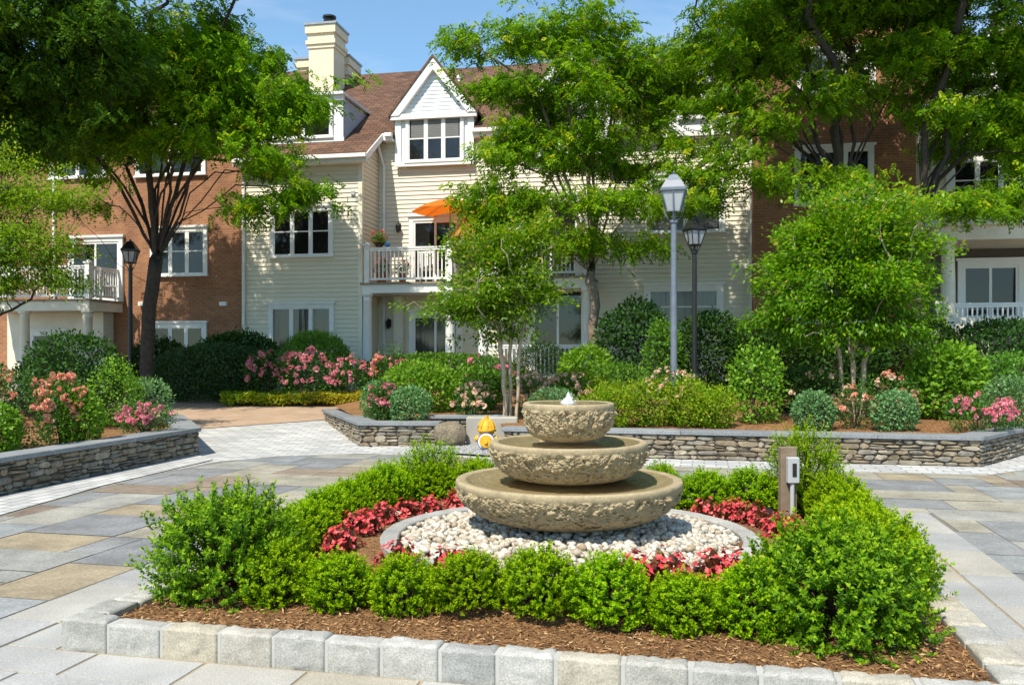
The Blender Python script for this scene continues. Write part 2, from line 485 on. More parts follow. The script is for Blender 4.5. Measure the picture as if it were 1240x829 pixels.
P_red = leafmat('begonia_petal', [(0, (.56, .03, .04)), (.6, (.74, .085, .095)), (1, (.85, .26, .24))], .3, .5, (1, 1, 1))
P_pink = leafmat('pink_petal', [(0, (.72, .17, .25)), (.6, (.84, .33, .40)), (1, (.90, .56, .58))], .3, .6, (1, 1, 1))
P_salmon = leafmat('salmon_petal', [(0, (.80, .28, .17)), (.6, (.85, .42, .29)), (1, (.90, .60, .45))], .3, .6, (1, 1, 1))
P_pale = leafmat('pale_pink_petal', [(0, (.85, .50, .36)), (.6, (.90, .66, .50)), (1, (.92, .82, .68))], .3, .6, (1, 1, 1))

# ============================================================ SETTING
def inside(poly, x, y):
    c = False; n = len(poly)
    for i in range(n):
        x1, y1 = poly[i][0], poly[i][1]; x2, y2 = poly[i-1][0], poly[i-1][1]
        if (y1 > y) != (y2 > y) and x < (x2 - x1) * (y - y1) / (y2 - y1) + x1: c = not c
    return c
def sheet(name, poly, zf, mat, grid=None, smooth=True):
    poly = [Vector((p[0], p[1])) for p in poly]
    vs = list(poly); n = len(poly)
    if grid:
        xs = [p.x for p in poly]; ys = [p.y for p in poly]
        y = min(ys) + grid / 2
        while y < max(ys):
            x = min(xs) + grid / 2
            while x < max(xs):
                q = (x + random.uniform(-.2, .2) * grid, y + random.uniform(-.2, .2) * grid)
                if inside(poly, *q): vs.append(Vector(q))
                x += grid
            y += grid
    V, E, F, *_ = delaunay_2d_cdt(vs, [(i, (i + 1) % n) for i in range(n)], [], 1, 1e-5)
    me = bpy.data.meshes.new(name)
    me.from_pydata([(p.x, p.y, zf(p.x, p.y)) for p in V], [], [tuple(f) for f in F])
    bm = bmesh.new(); bm.from_mesh(me); bmesh.ops.recalc_face_normals(bm, faces=bm.faces)
    if sum(f.normal.z for f in bm.faces) < 0: bmesh.ops.reverse_faces(bm, faces=bm.faces)
    bm.to_mesh(me); bm.free()
    if smooth: me.polygons.foreach_set('use_smooth', [True] * len(me.polygons))
    return struct(link(name, me, mat))

mb = MB(); mb.quad((-700, -300, -.10), (700, -300, -.10), (700, 1100, -.10), (-700, 1100, -.10))
struct(mb.build('ground', M_pave))

# wall lines, on the ground (measured from the photograph)
WL = [Vector((-6.78, 5.6, 0)), Vector((-6.0, 9.0, 0)), Vector((-5.04, 13.93, 0)), Vector((-6.5, 17.0, 0))]
WM = [Vector((-4.05, 18.7, 0)), Vector((-2.66, 15.1, 0)), Vector((-1.30, 15.02, 0))]
WR = [Vector((-.12, 13.95, 0)), Vector((6.72, 12.42, 0)), Vector((8.7, 14.4, 0)), Vector((13, 16, 0))]
WH = .38                                    # wall height under the cap
def zslope(y): return max(0.0, (y - 14.75)) * .052
plaza = [(-16, -4), (16, -4), (16, 17.5), (8.5, 14.6), (6.6, 12.7), (-.1, 14.2), (-.2, 15.4), (-2.2, 15.4), (-2.45, 15.0), (-3.95, 18.75), (-6.7, 17.2), (-5.2, 14.0), (-7, 6), (-16, 5)]
sheet('white_paving', plaza, lambda x, y: zslope(y), M_wpave, 1.0)
sheet('tan_path', [(-16, 19.6), (-6.55, 17.05), (-3.95, 18.72), (-3.2, 21.0), (-3.4, 22.6), (-16, 24)], lambda x, y: zslope(y) + .012, M_tan, 1.0)
# left strip of pavers runs along its wall
sheet('paver_strip', [(-7.0, 4.2), (-5.9, 9.0), (-5.05, 13.9), (-4.55, 13.2), (-5.0, 10.6), (-5.10, 8.6), (-5.9, 4.2)], lambda x, y: .013, M_wpave2)

# flagstones laid in a random pattern
flagpoly = [Vector(p) for p in ((-6.2, 3.0), (-5.12, 8.6), (-4.98, 10.5), (-4.72, 12.0), (-4.45, 13.0), (-3.7, 13.75), (-2.5, 14.1), (-1.2, 13.85), (.2, 12.95), (6.3, 11.55), (7.6, 12.4), (12, 14), (13, -3), (-8, -3))]
sheet('flagstone_bed', [p for p in flagpoly], lambda x, y: .004, M_dryjoint)
def flagstones():
    cell = .305; nu, nv = 64, 58; u0, v0 = -9.6, -8.4
    occ = np.zeros((nu, nv), bool); rr = random.Random(5)
    mb = MB(); g = .006
    for j in range(nv):
        for i in range(nu):
            if occ[i, j]: continue
            w, h = rr.choice([(3, 2), (3, 2), (2, 2), (4, 2), (2, 1), (3, 3), (4, 3), (5, 2), (2, 3), (1, 1)])
            w = min(w, nu - i); h = min(h, nv - j)
            ww = 1
            while ww < w and not occ[i + ww, j]: ww += 1
            w = ww
            while occ[i:i+w, j:j+h].any(): h -= 1
            occ[i:i+w, j:j+h] = True
            a, b = u0 + i * cell + g, u0 + (i + w) * cell - g
            c, d = v0 + j * cell + g, v0 + (j + h) * cell - g
            mid = bedp((a + b) / 2, (c + d) / 2)
            cs = [bedp(a, c), bedp(b, c), bedp(b, d), bedp(a, d)]
            if not any(inside(flagpoly, q.x, q.y) for q in cs): continue
            if abs((a+b)/2) < 2.8 and -2.55 < (c+d)/2 < 2.8: continue
            if not all(inside(flagpoly, q.x, q.y) for q in cs):
                # trim the slab to the edge of the paving
                k = 0
                sub = []
                pts = []
                for (p, q) in zip(cs, cs[1:] + cs[:1]):
                    for s in range(6): pts.append(p.lerp(q, s / 6))
                pts = [q for q in pts if inside(flagpoly, q.x, q.y)]
                if len(pts) < 3: continue
                z = .008 + rr.uniform(-.001, .002)
                mb.add([(q.x, q.y, z) for q in pts], [tuple(range(len(pts)))], rr.random())
                continue
            z = .008 + rr.uniform(-.001, .002)
            mb.add([(q.x, q.y, z) for q in cs], [(0, 1, 2, 3)], rr.random())
    return struct(mb.build('flagstone_paving', M_flag))
flagstones()

# granite band round the bed (flush) and the raised kerb
def slabs(mb, u0, u1, v0, v1, along, L, z0, z1, rr, jit=.08, gap=.006):
    a, b = (u0, u1) if along == 'u' else (v0, v1)
    t = a
    while t < b - 1e-3:
        n = min(b, t + L * rr.uniform(1 - jit, 1 + jit))
        if b - n < L * .4: n = b
        if along == 'u': c = (t + gap, n - gap, v0 + gap, v1 - gap)
        else: c = (u0 + gap, u1 - gap, t + gap, n - gap)
        r = rr.random()
        dz = rr.uniform(-.002, .002)
        vs = [bedp(c[0], c[2], z0), bedp(c[1], c[2], z0), bedp(c[1], c[3], z0), bedp(c[0], c[3], z0)]
        e = .006
        vs += [bedp(c[0]+e, c[2]+e, z1+dz), bedp(c[1]-e, c[2]+e, z1+dz), bedp(c[1]-e, c[3]-e, z1+dz), bedp(c[0]+e, c[3]-e, z1+dz)]
        mb.add(vs, [(4, 5, 6, 7), (0, 1, 5, 4), (1, 2, 6, 5), (2, 3, 7, 6), (3, 0, 4, 7)], r)
        t = n
KI, KO, BO = 2.23, 2.43, 3.16
KVo, KVi, BVo = -2.20, -2.075, -2.93     # the front side lies a little nearer the fountain
def band():
    rr = random.Random(3)
    mb = MB()
    mid = (KO + BO) / 2 - .03
    for a, b, L in ((KO + .012, mid, .62), (mid, BO, .78)):
        slabs(mb, -b, b, -b + KO + KVo, -a + KO + KVo, 'u', L, .0, .02, rr)
        slabs(mb, -b, b, a, b, 'u', L, .0, .02, rr)
        slabs(mb, a, b, -a + KO + KVo, a, 'v', L, .0, .02, rr)
        slabs(mb, -b, -a, -a + KO + KVo, a, 'v', L, .0, .02, rr)
    struct(mb.build('granite_band', M_gslab))
    jb = MB()
    for u0, u1, v0, v1 in ((-BO, BO, BVo, KVi), (-BO, BO, KI, BO), (-BO, -KI, KVi, KI), (KI, BO, KVi, KI)):
        jb.quad(bedp(u0, v0, .0125), bedp(u1, v0, .0125), bedp(u1, v1, .0125), bedp(u0, v1, .0125))
    struct(jb.build('band_joint', M_joint))
band()
def kerb_block(mb, cs, z0, z1, r, sub=6):
    """a rough split granite block: corners cs on plan (4), rock faced on every side"""
    c = [Vector(p) for p in cs]
    L = (c[1] - c[0]).length; W = (c[3] - c[0]).length
    n = max(2, int(L / .016)); m = max(2, int(W / .018)); k = max(2, int((z1 - z0) / .016))
    pts, idx, fs = [], {}, []
    cen = sum(c, Vector()) / 4 + Vector((0, 0, (z0 + z1) / 2))
    def P(i, j, h):
        key = (i, j, h)
        if key not in idx:
            p = c[0].lerp(c[1], i / n).lerp(c[3].lerp(c[2], i / n), j / m)
            p = Vector((p.x, p.y, z0 + (z1 - z0) * h / k))
            e = (i in (0, n)) + (j in (0, m)) + (h == k)
            if e >= 2 and h == k: p = Vector((p.x, p.y, p.z - .010 - .012 * abs(noise.noise(p * 12))))
            wx = min(1, min(i, n - i) / 2); p += (p - cen).normalized() * wx * (.012 * noise.noise(p * 14) + .008 * noise.noise(p * 37) + .005 * noise.noise(p * 80))
            idx[key] = len(pts); pts.append(p)
        return idx[key]
    for i in range(n):
        for j in range(m): fs.append((P(i, j, k), P(i+1, j, k), P(i+1, j+1, k), P(i, j+1, k)))
        for h in range(k):
            fs.append((P(i, 0, h), P(i+1, 0, h), P(i+1, 0, h+1), P(i, 0, h+1)))
            fs.append((P(i+1, m, h), P(i, m, h), P(i, m, h+1), P(i+1, m, h+1)))
    for j in range(m):
        for h in range(k):
            fs.append((P(0, j+1, h), P(0, j, h), P(0, j, h+1), P(0, j+1, h+1)))
            fs.append((P(n, j, h), P(n, j+1, h), P(n, j+1, h+1), P(n, j, h+1)))
    mb.add(pts, fs, r)
def kerb():
    rr = random.Random(8); mb = MB(); core = MB()
    def run(side):
        t = -KO
        while t < KO - .02:
            n = min(KO, t + rr.uniform(.28, .335))
            if KO - n < .15: n = KO
            a, b = t + .011, n - .011
            if side == 'f': cs = [bedp(a, KVo), bedp(b, KVo), bedp(b, KVi), bedp(a, KVi)]
            if side == 'b': cs = [bedp(a, KI), bedp(b, KI), bedp(b, KO), bedp(a, KO)]
            if side in 'lr':
                a, b = max(a, KVi + .006), min(b, KI - .006)
                if b - a < .05: t = n; continue
                s = -1 if side == 'l' else 1
                cs = [bedp(KI * s, a), bedp(KO * s, a), bedp(KO * s, b), bedp(KI * s, b)]
                if s < 0: cs = [cs[1], cs[0], cs[3], cs[2]]
            kerb_block(mb, cs, .0, .178 + rr.uniform(-.006, .008), rr.random())
            t = n
    for s in 'fblr': run(s)
    o = mb.build('kerb', M_granite, smooth='all'); struct(o)
    g = .007
    for u0, u1, v0, v1 in ((-KO+g, KO-g, KVo+g, KVi-g), (-KO+g, KO-g, KI+g, KO-g), (-KO+g, -KI-g, KVi, KI), (KI+g, KO-g, KVi, KI)):
        vs = [bedp(u0, v0, .0), bedp(u1, v0, .0), bedp(u1, v1, .0), bedp(u0, v1, .0)]
        core.add(vs + [v + Vector((0, 0, .166)) for v in vs], [(4,5,6,7), (0,1,5,4), (1,2,6,5), (2,3,7,6), (3,0,4,7)])
    struct(core.build('kerb_mortar', M_mortar))
kerb()

# mulch of the square bed: uneven sheet plus loose chips
def mulchz(x, y, base=.15):
    p = Vector((x, y, 0))
    return base + .018 * noise.noise(p * 2.2) + .010 * noise.noise(p * 11) + .007 * noise.noise(p * 28)
def in_bed(x, y):
    dx, dy = x - BC.x, y - BC.y
    return dx * UX + dy * UY, dx * VX + dy * VY
def bedz(x, y):
    u, v = in_bed(x, y)
    edge = max(abs(u), v, -v + .14)
    r_ = min(1, max(0, (1.78 - math.hypot(u, v)) / .32)); r_ = r_ * r_ * (3 - 2 * r_)
    return mulchz(x, y, .172 + .10 * r_ - .03 * max(0, (edge - 2.0)) / .2)
sheet('bark_mulch', [bedp(-KI-.03, KVi-.03), bedp(KI+.03, KVi-.03), bedp(KI+.03, KI+.03), bedp(-KI-.03, KI+.03)], bedz, M_mulch, .045)
def chips(name, pts, L=(.012, .05)):
    n = len(pts)
    B = np.array(pts)
    A = nrm(np.concatenate([rng.normal(size=(n, 2)), rng.normal(0, .22, (n, 1))], 1))
    N = nrm(rng.normal(0, .5, (n, 3)) + np.array([0, 0, 1.0]))
    l = rng.uniform(L[0], L[1], n)
    V = leafquads(B, A, N, l, rng.uniform(.004, .011, n), .15, 0, .5)
    o = link(name, np_mesh(name, V, rnd=rng.random(n) ** 1.2), M_chip)
    return struct(o, 'stuff')
cp = []
rc = random.Random(2)
for _ in range(24000):
    u, v = rc.uniform(-KI, KI), rc.uniform(KVi, KI)
    if rc.random() < .5: v = rc.uniform(KVi, -1.2)
    p = bedp(u, v)
    cp.append((p.x, p.y, bedz(p.x, p.y) + rc.uniform(.0, .012)))
chips('mulch_chips', cp)

# raised beds behind the walls
def rbz(x, y):
    dx, dy = x, y
    v = x * VX + y * VY
    return mulchz(x, y, .36 + max(0, v - 13.6) * .042) + .03 * noise.noise(Vector((x * .7, y * .7, 3)))
rightbed = [(-.1, 14.1), (6.68, 12.62), (8.55, 14.5), (13, 16.2), (22, 16.5), (24, 26), (-3.2, 26.5), (-3.3, 22.7), (-3.1, 21.0), (-3.85, 18.75), (-2.52, 15.25), (-1.3, 15.2), (-1.2, 15.75), (-.25, 15.65)]
sheet('planting_bed', rightbed, rbz, M_mulch, .16)
leftbed = [(-6.95, 5.6), (-6.18, 9.0), (-5.22, 13.9), (-6.6, 16.85), (-16, 19.4), (-16, 5)]
def lbz(x, y): return mulchz(x, y, .36 + max(0, -6 - x) * .03)
sheet('planting_bed', leftbed, lbz, M_mulch, .16)
sheet('planting_bed', [(-16, 24), (-3.45, 22.65), (-3.25, 26.4), (-18, 31)], lambda x, y: mulchz(x, y, .42), M_mulch, .3)
cp = []
while len(cp) < 9000:
    x, y = rc.uniform(1, 8.2), rc.uniform(12.5, 15.8)
    if inside(rightbed, x, y): cp.append((x, y, rbz(x, y) + rc.uniform(0, .015)))
while len(cp) < 12500:
    x, y = rc.uniform(-8.5, -5.2), rc.uniform(6.5, 14.5)
    if inside(leftbed, x, y): cp.append((x, y, lbz(x, y) + rc.uniform(0, .015)))
chips('mulch_chips', cp, (.02, .07))

# dry-laid stone walls with bluestone caps
def stone_wall(name, pts, label, h=WH, thick=.34, inner_left=True, seed=0, ends=True):
    rr = random.Random(seed)
    base = pts[0].copy()
    t = thing(name, label, 'stone wall', base)
    mb = MB(base); core = MB(base)
    def zb(p): return -.02
    def side(a, b, nrm_, L):
        z = -.0
        rows = []
        while z < h - .02:
            hh = min(rr.uniform(.05, .105), h - z)
            if h - z - hh < .03: hh = h - z
            rows.append((z, z + hh)); z += hh
        for (za, zb_) in rows:
            s = rr.uniform(-.15, 0)
            while s < L:
                w = rr.uniform(.09, .34)
                s0, s1 = max(0, s), min(L, s + w)
                s += w
                if s1 - s0 < .03: continue
                split = (zb_ - za) > .07 and rr.random() < .35
                for (q0, q1) in (((za, (za + zb_) / 2), ((za + zb_) / 2, zb_)) if split else ((za, zb_),)):
                    g = .005
                    d = rr.uniform(-.012, .014)
                    def W(ss, zz, dd):
                        p = a.lerp(b, min(1, max(0, ss / L)))
                        return p + nrm_ * dd + Vector((0, 0, zb(p) + zz + .02 + .022 * noise.noise(Vector((ss * 1.6 + seed, zz * 7, 1))) * math.sin(math.pi * max(0, min(1, zz / h)))))
                    ins = rr.uniform(.008, .018)
                    j = lambda m=.013: rr.uniform(-m, m)
                    hh_ = q1 - q0; ww_ = s1 - s0
                    cy = lambda: hh_ * rr.uniform(.12, .48); cx = lambda: min(ww_ * .35, rr.uniform(.012, .06))
                    tl, tr, bl, br_ = (j(.012) for _ in range(4))
                    o = [(s0+g, q0+g+bl+cy()), (s0+g+cx(), q0+g+bl), (s1-g-cx(), q0+g+br_), (s1-g, q0+g+br_+cy()),
                         (s1-g, q1-g+tr-cy()), (s1-g-cx(), q1-g+tr), (s0+g+cx(), q1-g+tl), (s0+g, q1-g+tl-cy())]
                    mx, mz = (s0 + s1) / 2, (q0 + q1) / 2
                    vs = [W(x, zz, -.06) for x, zz in o] + [W(x, zz, -.004 + j(.004)) for x, zz in o]
                    inn = [(mx + (x - mx) * max(.4, 1 - ins * 1.6 / max(.02, abs(mx - x) + 1e-6)), mz + (zz - mz) * max(.35, 1 - ins / max(.012, abs(mz - zz) + 1e-6))) for x, zz in o]
                    tx, tz = j(.10), j(.22)
                    vs += [W(x, zz, .014 + d + tx * (x - mx) + tz * (zz - mz) + j(.004)) for x, zz in inn]
                    mb.add(vs, [tuple(range(16, 24))] + [(i, (i+1)%8, (i+1)%8+8, i+8) for i in range(8)] + [(i+8, (i+1)%8+8, (i+1)%8+16, i+16) for i in range(8)], rr.random())
    # offset line towards the bed
    n = len(pts)
    sgn = 1 if inner_left else -1
    offs = []
    for i in range(n):
        ds = []
        if i > 0: ds.append((pts[i] - pts[i-1]).normalized())
        if i < n - 1: ds.append((pts[i+1] - pts[i]).normalized())
        ns = [Vector((-d.y, d.x, 0)) * sgn for d in ds]
        m = sum(ns, Vector()).normalized()
        offs.append(m / max(.4, m.dot(ns[0])))
    for i in range(n - 1):
        a, b = pts[i], pts[i+1]
        d = (b - a); L = d.length; d.normalize()
        nn = Vector((d.y, -d.x, 0)) * sgn
        side(a, b, nn, L)
        a2, b2 = a + offs[i] * thick, b + offs[i+1] * thick
        e = -nn * .02
        vs = [a + e, b + e, b2, a2]
        vs = [v + Vector((0, 0, zb(v))) for v in vs] + [v + Vector((0, 0, zb(v) + h + .018)) for v in vs]
        core.add(vs, [(0,1,5,4), (1,2,6,5), (2,3,7,6), (3,0,4,7), (4,5,6,7)])
    if ends:
        for (p, o, s) in ((pts[0], offs[0], -1), (pts[-1], offs[-1], 1)):
            d = (pts[1] - pts[0]) if s < 0 else (pts[-1] - pts[-2])
            d.normalize()
            a, b = (p + o * thick, p) if (s < 0) == inner_left else (p, p + o * thick)
            side(a, b, d * s, thick)
    link('stonework', mb.mesh('stonework'), M_field, t)
    link('wall_core', core.mesh('wall_core'), M_wallback, t)
    for i in range(n - 1):
        a, b = pts[i], pts[i+1]
        A = [a - offs[i] * .045, b - offs[i+1] * .045]
        Bk = [a + offs[i] * (thick + .02), b + offs[i+1] * (thick + .02)]
        dd = (b - a).normalized() * .05
        if i == 0 and ends: A[0] = A[0] - dd; Bk[0] = Bk[0] - dd
        if i == n - 2 and ends: A[1] = A[1] + dd; Bk[1] = Bk[1] + dd
        L = (b - a).length; k = max(1, round(L / 1.5))
        for q in range(k):
            e0 = q / k + (.003 / L if q else 0); e1 = (q + 1) / k - .003 / L
            c = [A[0].lerp(A[1], e0), A[0].lerp(A[1], e1), Bk[0].lerp(Bk[1], e1), Bk[0].lerp(Bk[1], e0)]
            m = MB(base); z0 = h + .019
            vs = [v + Vector((0, 0, zb(v) + z0)) for v in c] + [v + Vector((0, 0, zb(v) + z0 + .062)) for v in c]
            m.add(vs, [(0,3,2,1), (4,5,6,7), (0,1,5,4), (1,2,6,5), (2,3,7,6), (3,0,4,7)], rr.random())
            m.build('capstone', M_capstone, t, bevel=.006)
    return t
stone_wall('retaining_wall', WL, 'long shaded fieldstone retaining wall with bluestone cap under the salmon roses', seed=1)
stone_wall('retaining_wall', WM, 'short angled fieldstone wall with grey cap beside the rounded boulder', seed=2)
stone_wall('retaining_wall', WR, 'sunlit low fieldstone wall with bluestone cap running behind the fountain to the right', seed=3)

# notch with the hydrant: gravel, boulder, concrete headwall, rear wall
def gravel_patch():
    n = 5200
    pts = []
    poly = [(-1.3, 14.95), (-1.25, 15.75), (-.15, 15.7), (-.05, 13.9), (-.35, 13.7), (-1.2, 14.1)]
    rr = random.Random(4)
    while len(pts) < n:
        x, y = rr.uniform(-1.35, 0), rr.uniform(13.6, 15.8)
        if inside(poly, x, y): pts.append((x, y, .03 + rr.uniform(0, .02)))
    return pts
def pebbles(name, P, smin, smax, mat, flat=.6):
    bm = bmesh.new(); bmesh.ops.create_icosphere(bm, subdivisions=1, radius=1)
    bv = np.array([v.co[:] for v in bm.verts]); bf = np.array([[v.index for v in f.verts] for f in bm.faces]); bm.free()
    n = len(P); P = np.array(P)
    s = rng.uniform(smin, smax, n)[:, None, None]
    ax = np.stack([rng.uniform(.8, 1.35, n), rng.uniform(.7, 1.0, n), rng.uniform(flat * .75, flat * 1.15, n)], 1)[:, None, :]
    V = bv[None] * (1 + rng.normal(0, .07, (n, len(bv), 1))) * ax * s
    a = rng.uniform(0, 6.28, n); t = rng.normal(0, .3, n)
    y, z = V[..., 1].copy(), V[..., 2].copy()
    V[..., 1] = y * np.cos(t)[:, None] - z * np.sin(t)[:, None]; V[..., 2] = y * np.sin(t)[:, None] + z * np.cos(t)[:, None]
    x, y = V[..., 0].copy(), V[..., 1].copy()
    V[..., 0] = x * np.cos(a)[:, None] - y * np.sin(a)[:, None]; V[..., 1] = x * np.sin(a)[:, None] + y * np.cos(a)[:, None]
    V += P[:, None, :]
    F = (bf[None] + (np.arange(n) * len(bv))[:, None, None]).reshape(-1, 3)
    me = bpy.data.meshes.new(name)
    me.vertices.add(n * len(bv)); me.vertices.foreach_set('co', V.reshape(-1).astype(np.float32))
    me.loops.add(F.size); me.loops.foreach_set('vertex_index', F.reshape(-1).astype(np.int32))
    me.polygons.add(len(F)); me.polygons.foreach_set('loop_start', np.arange(0, F.size, 3, dtype=np.int32))
    at_ = me.attributes.new('rnd', 'FLOAT', 'FACE'); at_.data.foreach_set('value', np.repeat(rng.random(n), len(bf)).astype(np.float32))
    me.polygons.foreach_set('use_smooth', np.ones(len(F), bool))
    me.update(calc_edges=True)
    return struct(link(name, me, mat), 'stuff')
sheet('gravel_base', [(-1.35, 15.1), (-1.3, 15.85), (-.1, 15.8), (.1, 13.85), (-.35, 13.6), (-1.3, 14.1)], lambda x, y: .035, M_conc)
pebbles('grey_gravel', gravel_patch(), .012, .026, M_gravel)
bm = bmesh.new(); bmesh.ops.create_icosphere(bm, subdivisions=4, radius=1)
for v in bm.verts:
    p = v.co
    s = 1 + .16 * noise.noise(p * 1.3 + Vector((3, 1, 2))) + .05 * noise.noise(p * 4) + .02 * noise.noise(p * 11)
    q = p * s
    v.co = Vector((math.copysign(abs(q.x) ** .8, q.x) * .27, q.y * .22, math.copysign(abs(q.z) ** .8, q.z) * .24))
me = bpy.data.meshes.new('boulder'); bm.to_mesh(me); bm.free()
me.polygons.foreach_set('use_smooth', [True] * len(me.polygons))
o = link('boulder', me, M_boulder); o.location = (-1.07, 15.0, .22)
tag(o, 'brown rounded boulder set between the angled wall and the concrete block', 'boulder')
mb = MB((-.4, 15.2, 0)); mb.box(-.80, .10, 15.12, 15.42, 0, .52)
o = mb.build('concrete_block', M_conc, None, bevel=.02); o.location = (-.4, 15.2, 0)
tag(o, 'weathered concrete headwall block standing right behind the yellow hydrant', 'concrete block')
stone_wall('rear_wall', [Vector((-1.45, 15.62, 0)), Vector((-.15, 15.55, 0))], 'low rough stone wall at the back of the gravel notch', h=.46, thick=.2, seed=9)

# ============================================================ HOUSES
def siding(mb, u0, u1, V, z0, z1, out=-1, course=.132, lap=.028, holes=()):
    z = z0
    while z < z1 - .01:
        zt = min(z + course, z1)
        xs = [(u0, u1)]
        for (a, b, c, d) in holes:
            if zt > c + .02 and z < d - .02:
                nx = []
                for (p, q) in xs:
                    if b <= p or a >= q: nx.append((p, q)); continue
                    if a > p: nx.append((p, a))
                    if b < q: nx.append((b, q))
                xs = nx
        for (p, q) in xs:
            mb.add([(p, V + out*lap, z), (q, V + out*lap, z), (q, V, zt), (p, V, zt), (p, V + .02, z), (q, V + .02, z)], [(0,1,2,3), (4,5,1,0)])
        z = zt
def side_siding(mb, u, V0, V1, z0, z1f, out=1, course=.132, lap=.028):
    """clapboards on a wall that runs back from V0 to V1; z1f(V) gives its top"""
    z = z0; top = max(z1f(V0), z1f(V1))
    while z < top - .01:
        zt = z + course
        a0, a1 = V0, V1
        if z1f(V0) < zt - .02 or z1f(V1) < zt - .02:
            N = 40
            vs = [V0 + (V1 - V0) * i / N for i in range(N + 1)]
            ok = [v for v in vs if z1f(v) >= zt - .02]
            if len(ok) < 2: z = zt; continue
            a0, a1 = ok[0], ok[-1]
        mb.add([(u + out*lap, a0, z), (u + out*lap, a1, z), (u, a1, zt), (u, a0, zt), (u - out*.02, a0, z), (u - out*.02, a1, z)], [(0,1,2,3), (4,5,1,0)])
        z = zt
class House:
    def __init__(s, name, label, u0, V0, zb=.3):
        s.o = (u0, V0, zb)
        s.e = thing(name, label, 'house', hw(u0, V0, zb), -HR)
    def mb(s): return MB(s.o)
    def put(s, mb, name, mat, parent=None, **k): return mb.build(name, mat, parent or s.e, **k)
def rect(px0, px1, py0, py1, V):
    u0, zt = facade(px0, (py0), V); u1, zt2 = facade(px1, py0, V)
    c = (px0 + px1) / 2
    return u0, u1, facade(c, py1, V)[1], facade(c, py0, V)[1]
def window(H, u0, u1, z0, z1, V, n=3, fr=.11, rail=True, head=True, pane=None, blind=0, mat=None, name='window', label=None):
    """u0..z1 is the outside of the casing; n lights side by side"""
    mat = mat or M_white
    f = H.mb(); d = .068
    f.box(u0, u0 + fr, V - d, V + .02, z0, z1); f.box(u1 - fr, u1, V - d, V + .02, z0, z1)
    f.box(u0 + fr, u1 - fr, V - d, V + .02, z1 - fr, z1)
    f.box(u0 - .03, u1 + .03, V - d - .04, V + .02, z0 - .05, z0)
    f.box(u0 + fr, u1 - fr, V - d, V + .02, z0, z0 + .03)
    if head: f.box(u0 - .05, u1 + .05, V - d - .05, V + .02, z1, z1 + .06)
    a, b = u0 + fr, u1 - fr
    w = (b - a) / n
    for i in range(n):
        p, q = a + i * w, a + (i + 1) * w
        if i: f.box(p - .035, p + .035, V - .057, V + .02, z0 + .03, z1 - fr)
        s = .03
        pl, qr = p + (.035 if i else 0), q - (.035 if i < n - 1 else 0)
        f.box(pl, pl + s, V - .051, V + .02, z0 + .03, z1 - fr); f.box(qr - s, qr, V - .051, V + .02, z0 + .03, z1 - fr)
        f.box(pl + s, qr - s, V - .051, V + .02, z1 - fr - s, z1 - fr); f.box(pl + s, qr - s, V - .051, V + .02, z0 + .03, z0 + .03 + s)
        if rail:
            zm = (z0 + z1) / 2
            f.box(pl + s, qr - s, V - .048, V + .02, zm - .018, zm + .018)
    wo = H.put(f, name, mat)
    if label: wo['label'] = label
    g = H.mb(); g.quad((a, V - .036, z0), (b, V - .036, z0), (b, V - .036, z1 - fr), (a, V - .036, z1 - fr))
    H.put(g, 'pane', pane or M_glass, wo)
    if blind:
        bl = H.mb(); zz = z1 - fr - .03
        nsl = int(blind * (z1 - z0) / .05)
        for i in range(n):
            p, q = a + i * w + .07, a + (i + 1) * w - .07
            for k in range(nsl):
                bl.box(p, q, V - .0405, V - .0375, zz - (k + .9) * .05, zz - k * .05)
        H.put(bl, 'blind', M_blind, wo)
    return wo
def railing(H, pts, z, h=.95, name='railing', posts=True, parent=None, every=.115, mat=None):
    """white balustrade through the plan points pts at deck level z"""
    r = H.mb()
    for a, b in zip(pts, pts[1:]):
        a, b = Vector((*a, 0)), Vector((*b, 0)); L = (b - a).length; d = (b - a) / L; n = Vector((-d.y, d.x, 0))
        def bar(s0, s1, w, z0, z1):
            p, q = a + d * s0, a + d * s1
            vs = [p - n*w, q - n*w, q + n*w, p + n*w]
            r.add([(v.x, v.y, z0) for v in vs] + [(v.x, v.y, z1) for v in vs], [(0,3,2,1),(4,5,6,7),(0,1,5,4),(1,2,6,5),(2,3,7,6),(3,0,4,7)])
        bar(.0, L, .045, z + h - .05, z + h); bar(.0, L, .03, z + h - .11, z + h - .053); bar(0, L, .03, z + .08, z + .14)
        k = max(1, int(L / every))
        for i in range(1, k):
            s = L * i / k
            bar(s - .018, s + .018, .018, z + .14, z + h - .11)
    ro = H.put(r, name, mat or M_white, parent)
    if posts:
        for p in pts:
            m = H.mb(); w = .075
            m.box(p[0]-w, p[0]+w, p[1]-w, p[1]+w, z - .05, z + h + .06)
            m.box(p[0]-w-.03, p[0]+w+.03, p[1]-w-.03, p[1]+w+.03, z + h + .06, z + h + .10)
            m.add([(p[0]-w, p[1]-w, z+h+.10), (p[0]+w, p[1]-w, z+h+.10), (p[0]+w, p[1]+w, z+h+.10), (p[0]-w, p[1]+w, z+h+.10), (p[0], p[1], z+h+.17)], [(0,1,4),(1,2,4),(2,3,4),(3,0,4)])
            H.put(m, 'railing_post', mat or M_white, parent)
    return ro
def column(H, u, V, z0, z1, r=.14, mat=None):
    m = H.mb()
    m.lathe([(r*1.25, z0), (r*1.25, z0+.08), (r*1.08, z0+.10), (r, z0+.16), (r*.97, (z0+z1)/2), (r*.86, z1-.24), (r*.95, z1-.22), (r*.95, z1-.18), (r*.86, z1-.16), (r*.88, z1-.10), (r*1.2, z1-.06), (r*1.2, z1)], 20, (u, V, 0))
    return H.put(m, 'column', mat or M_white, smooth=True)
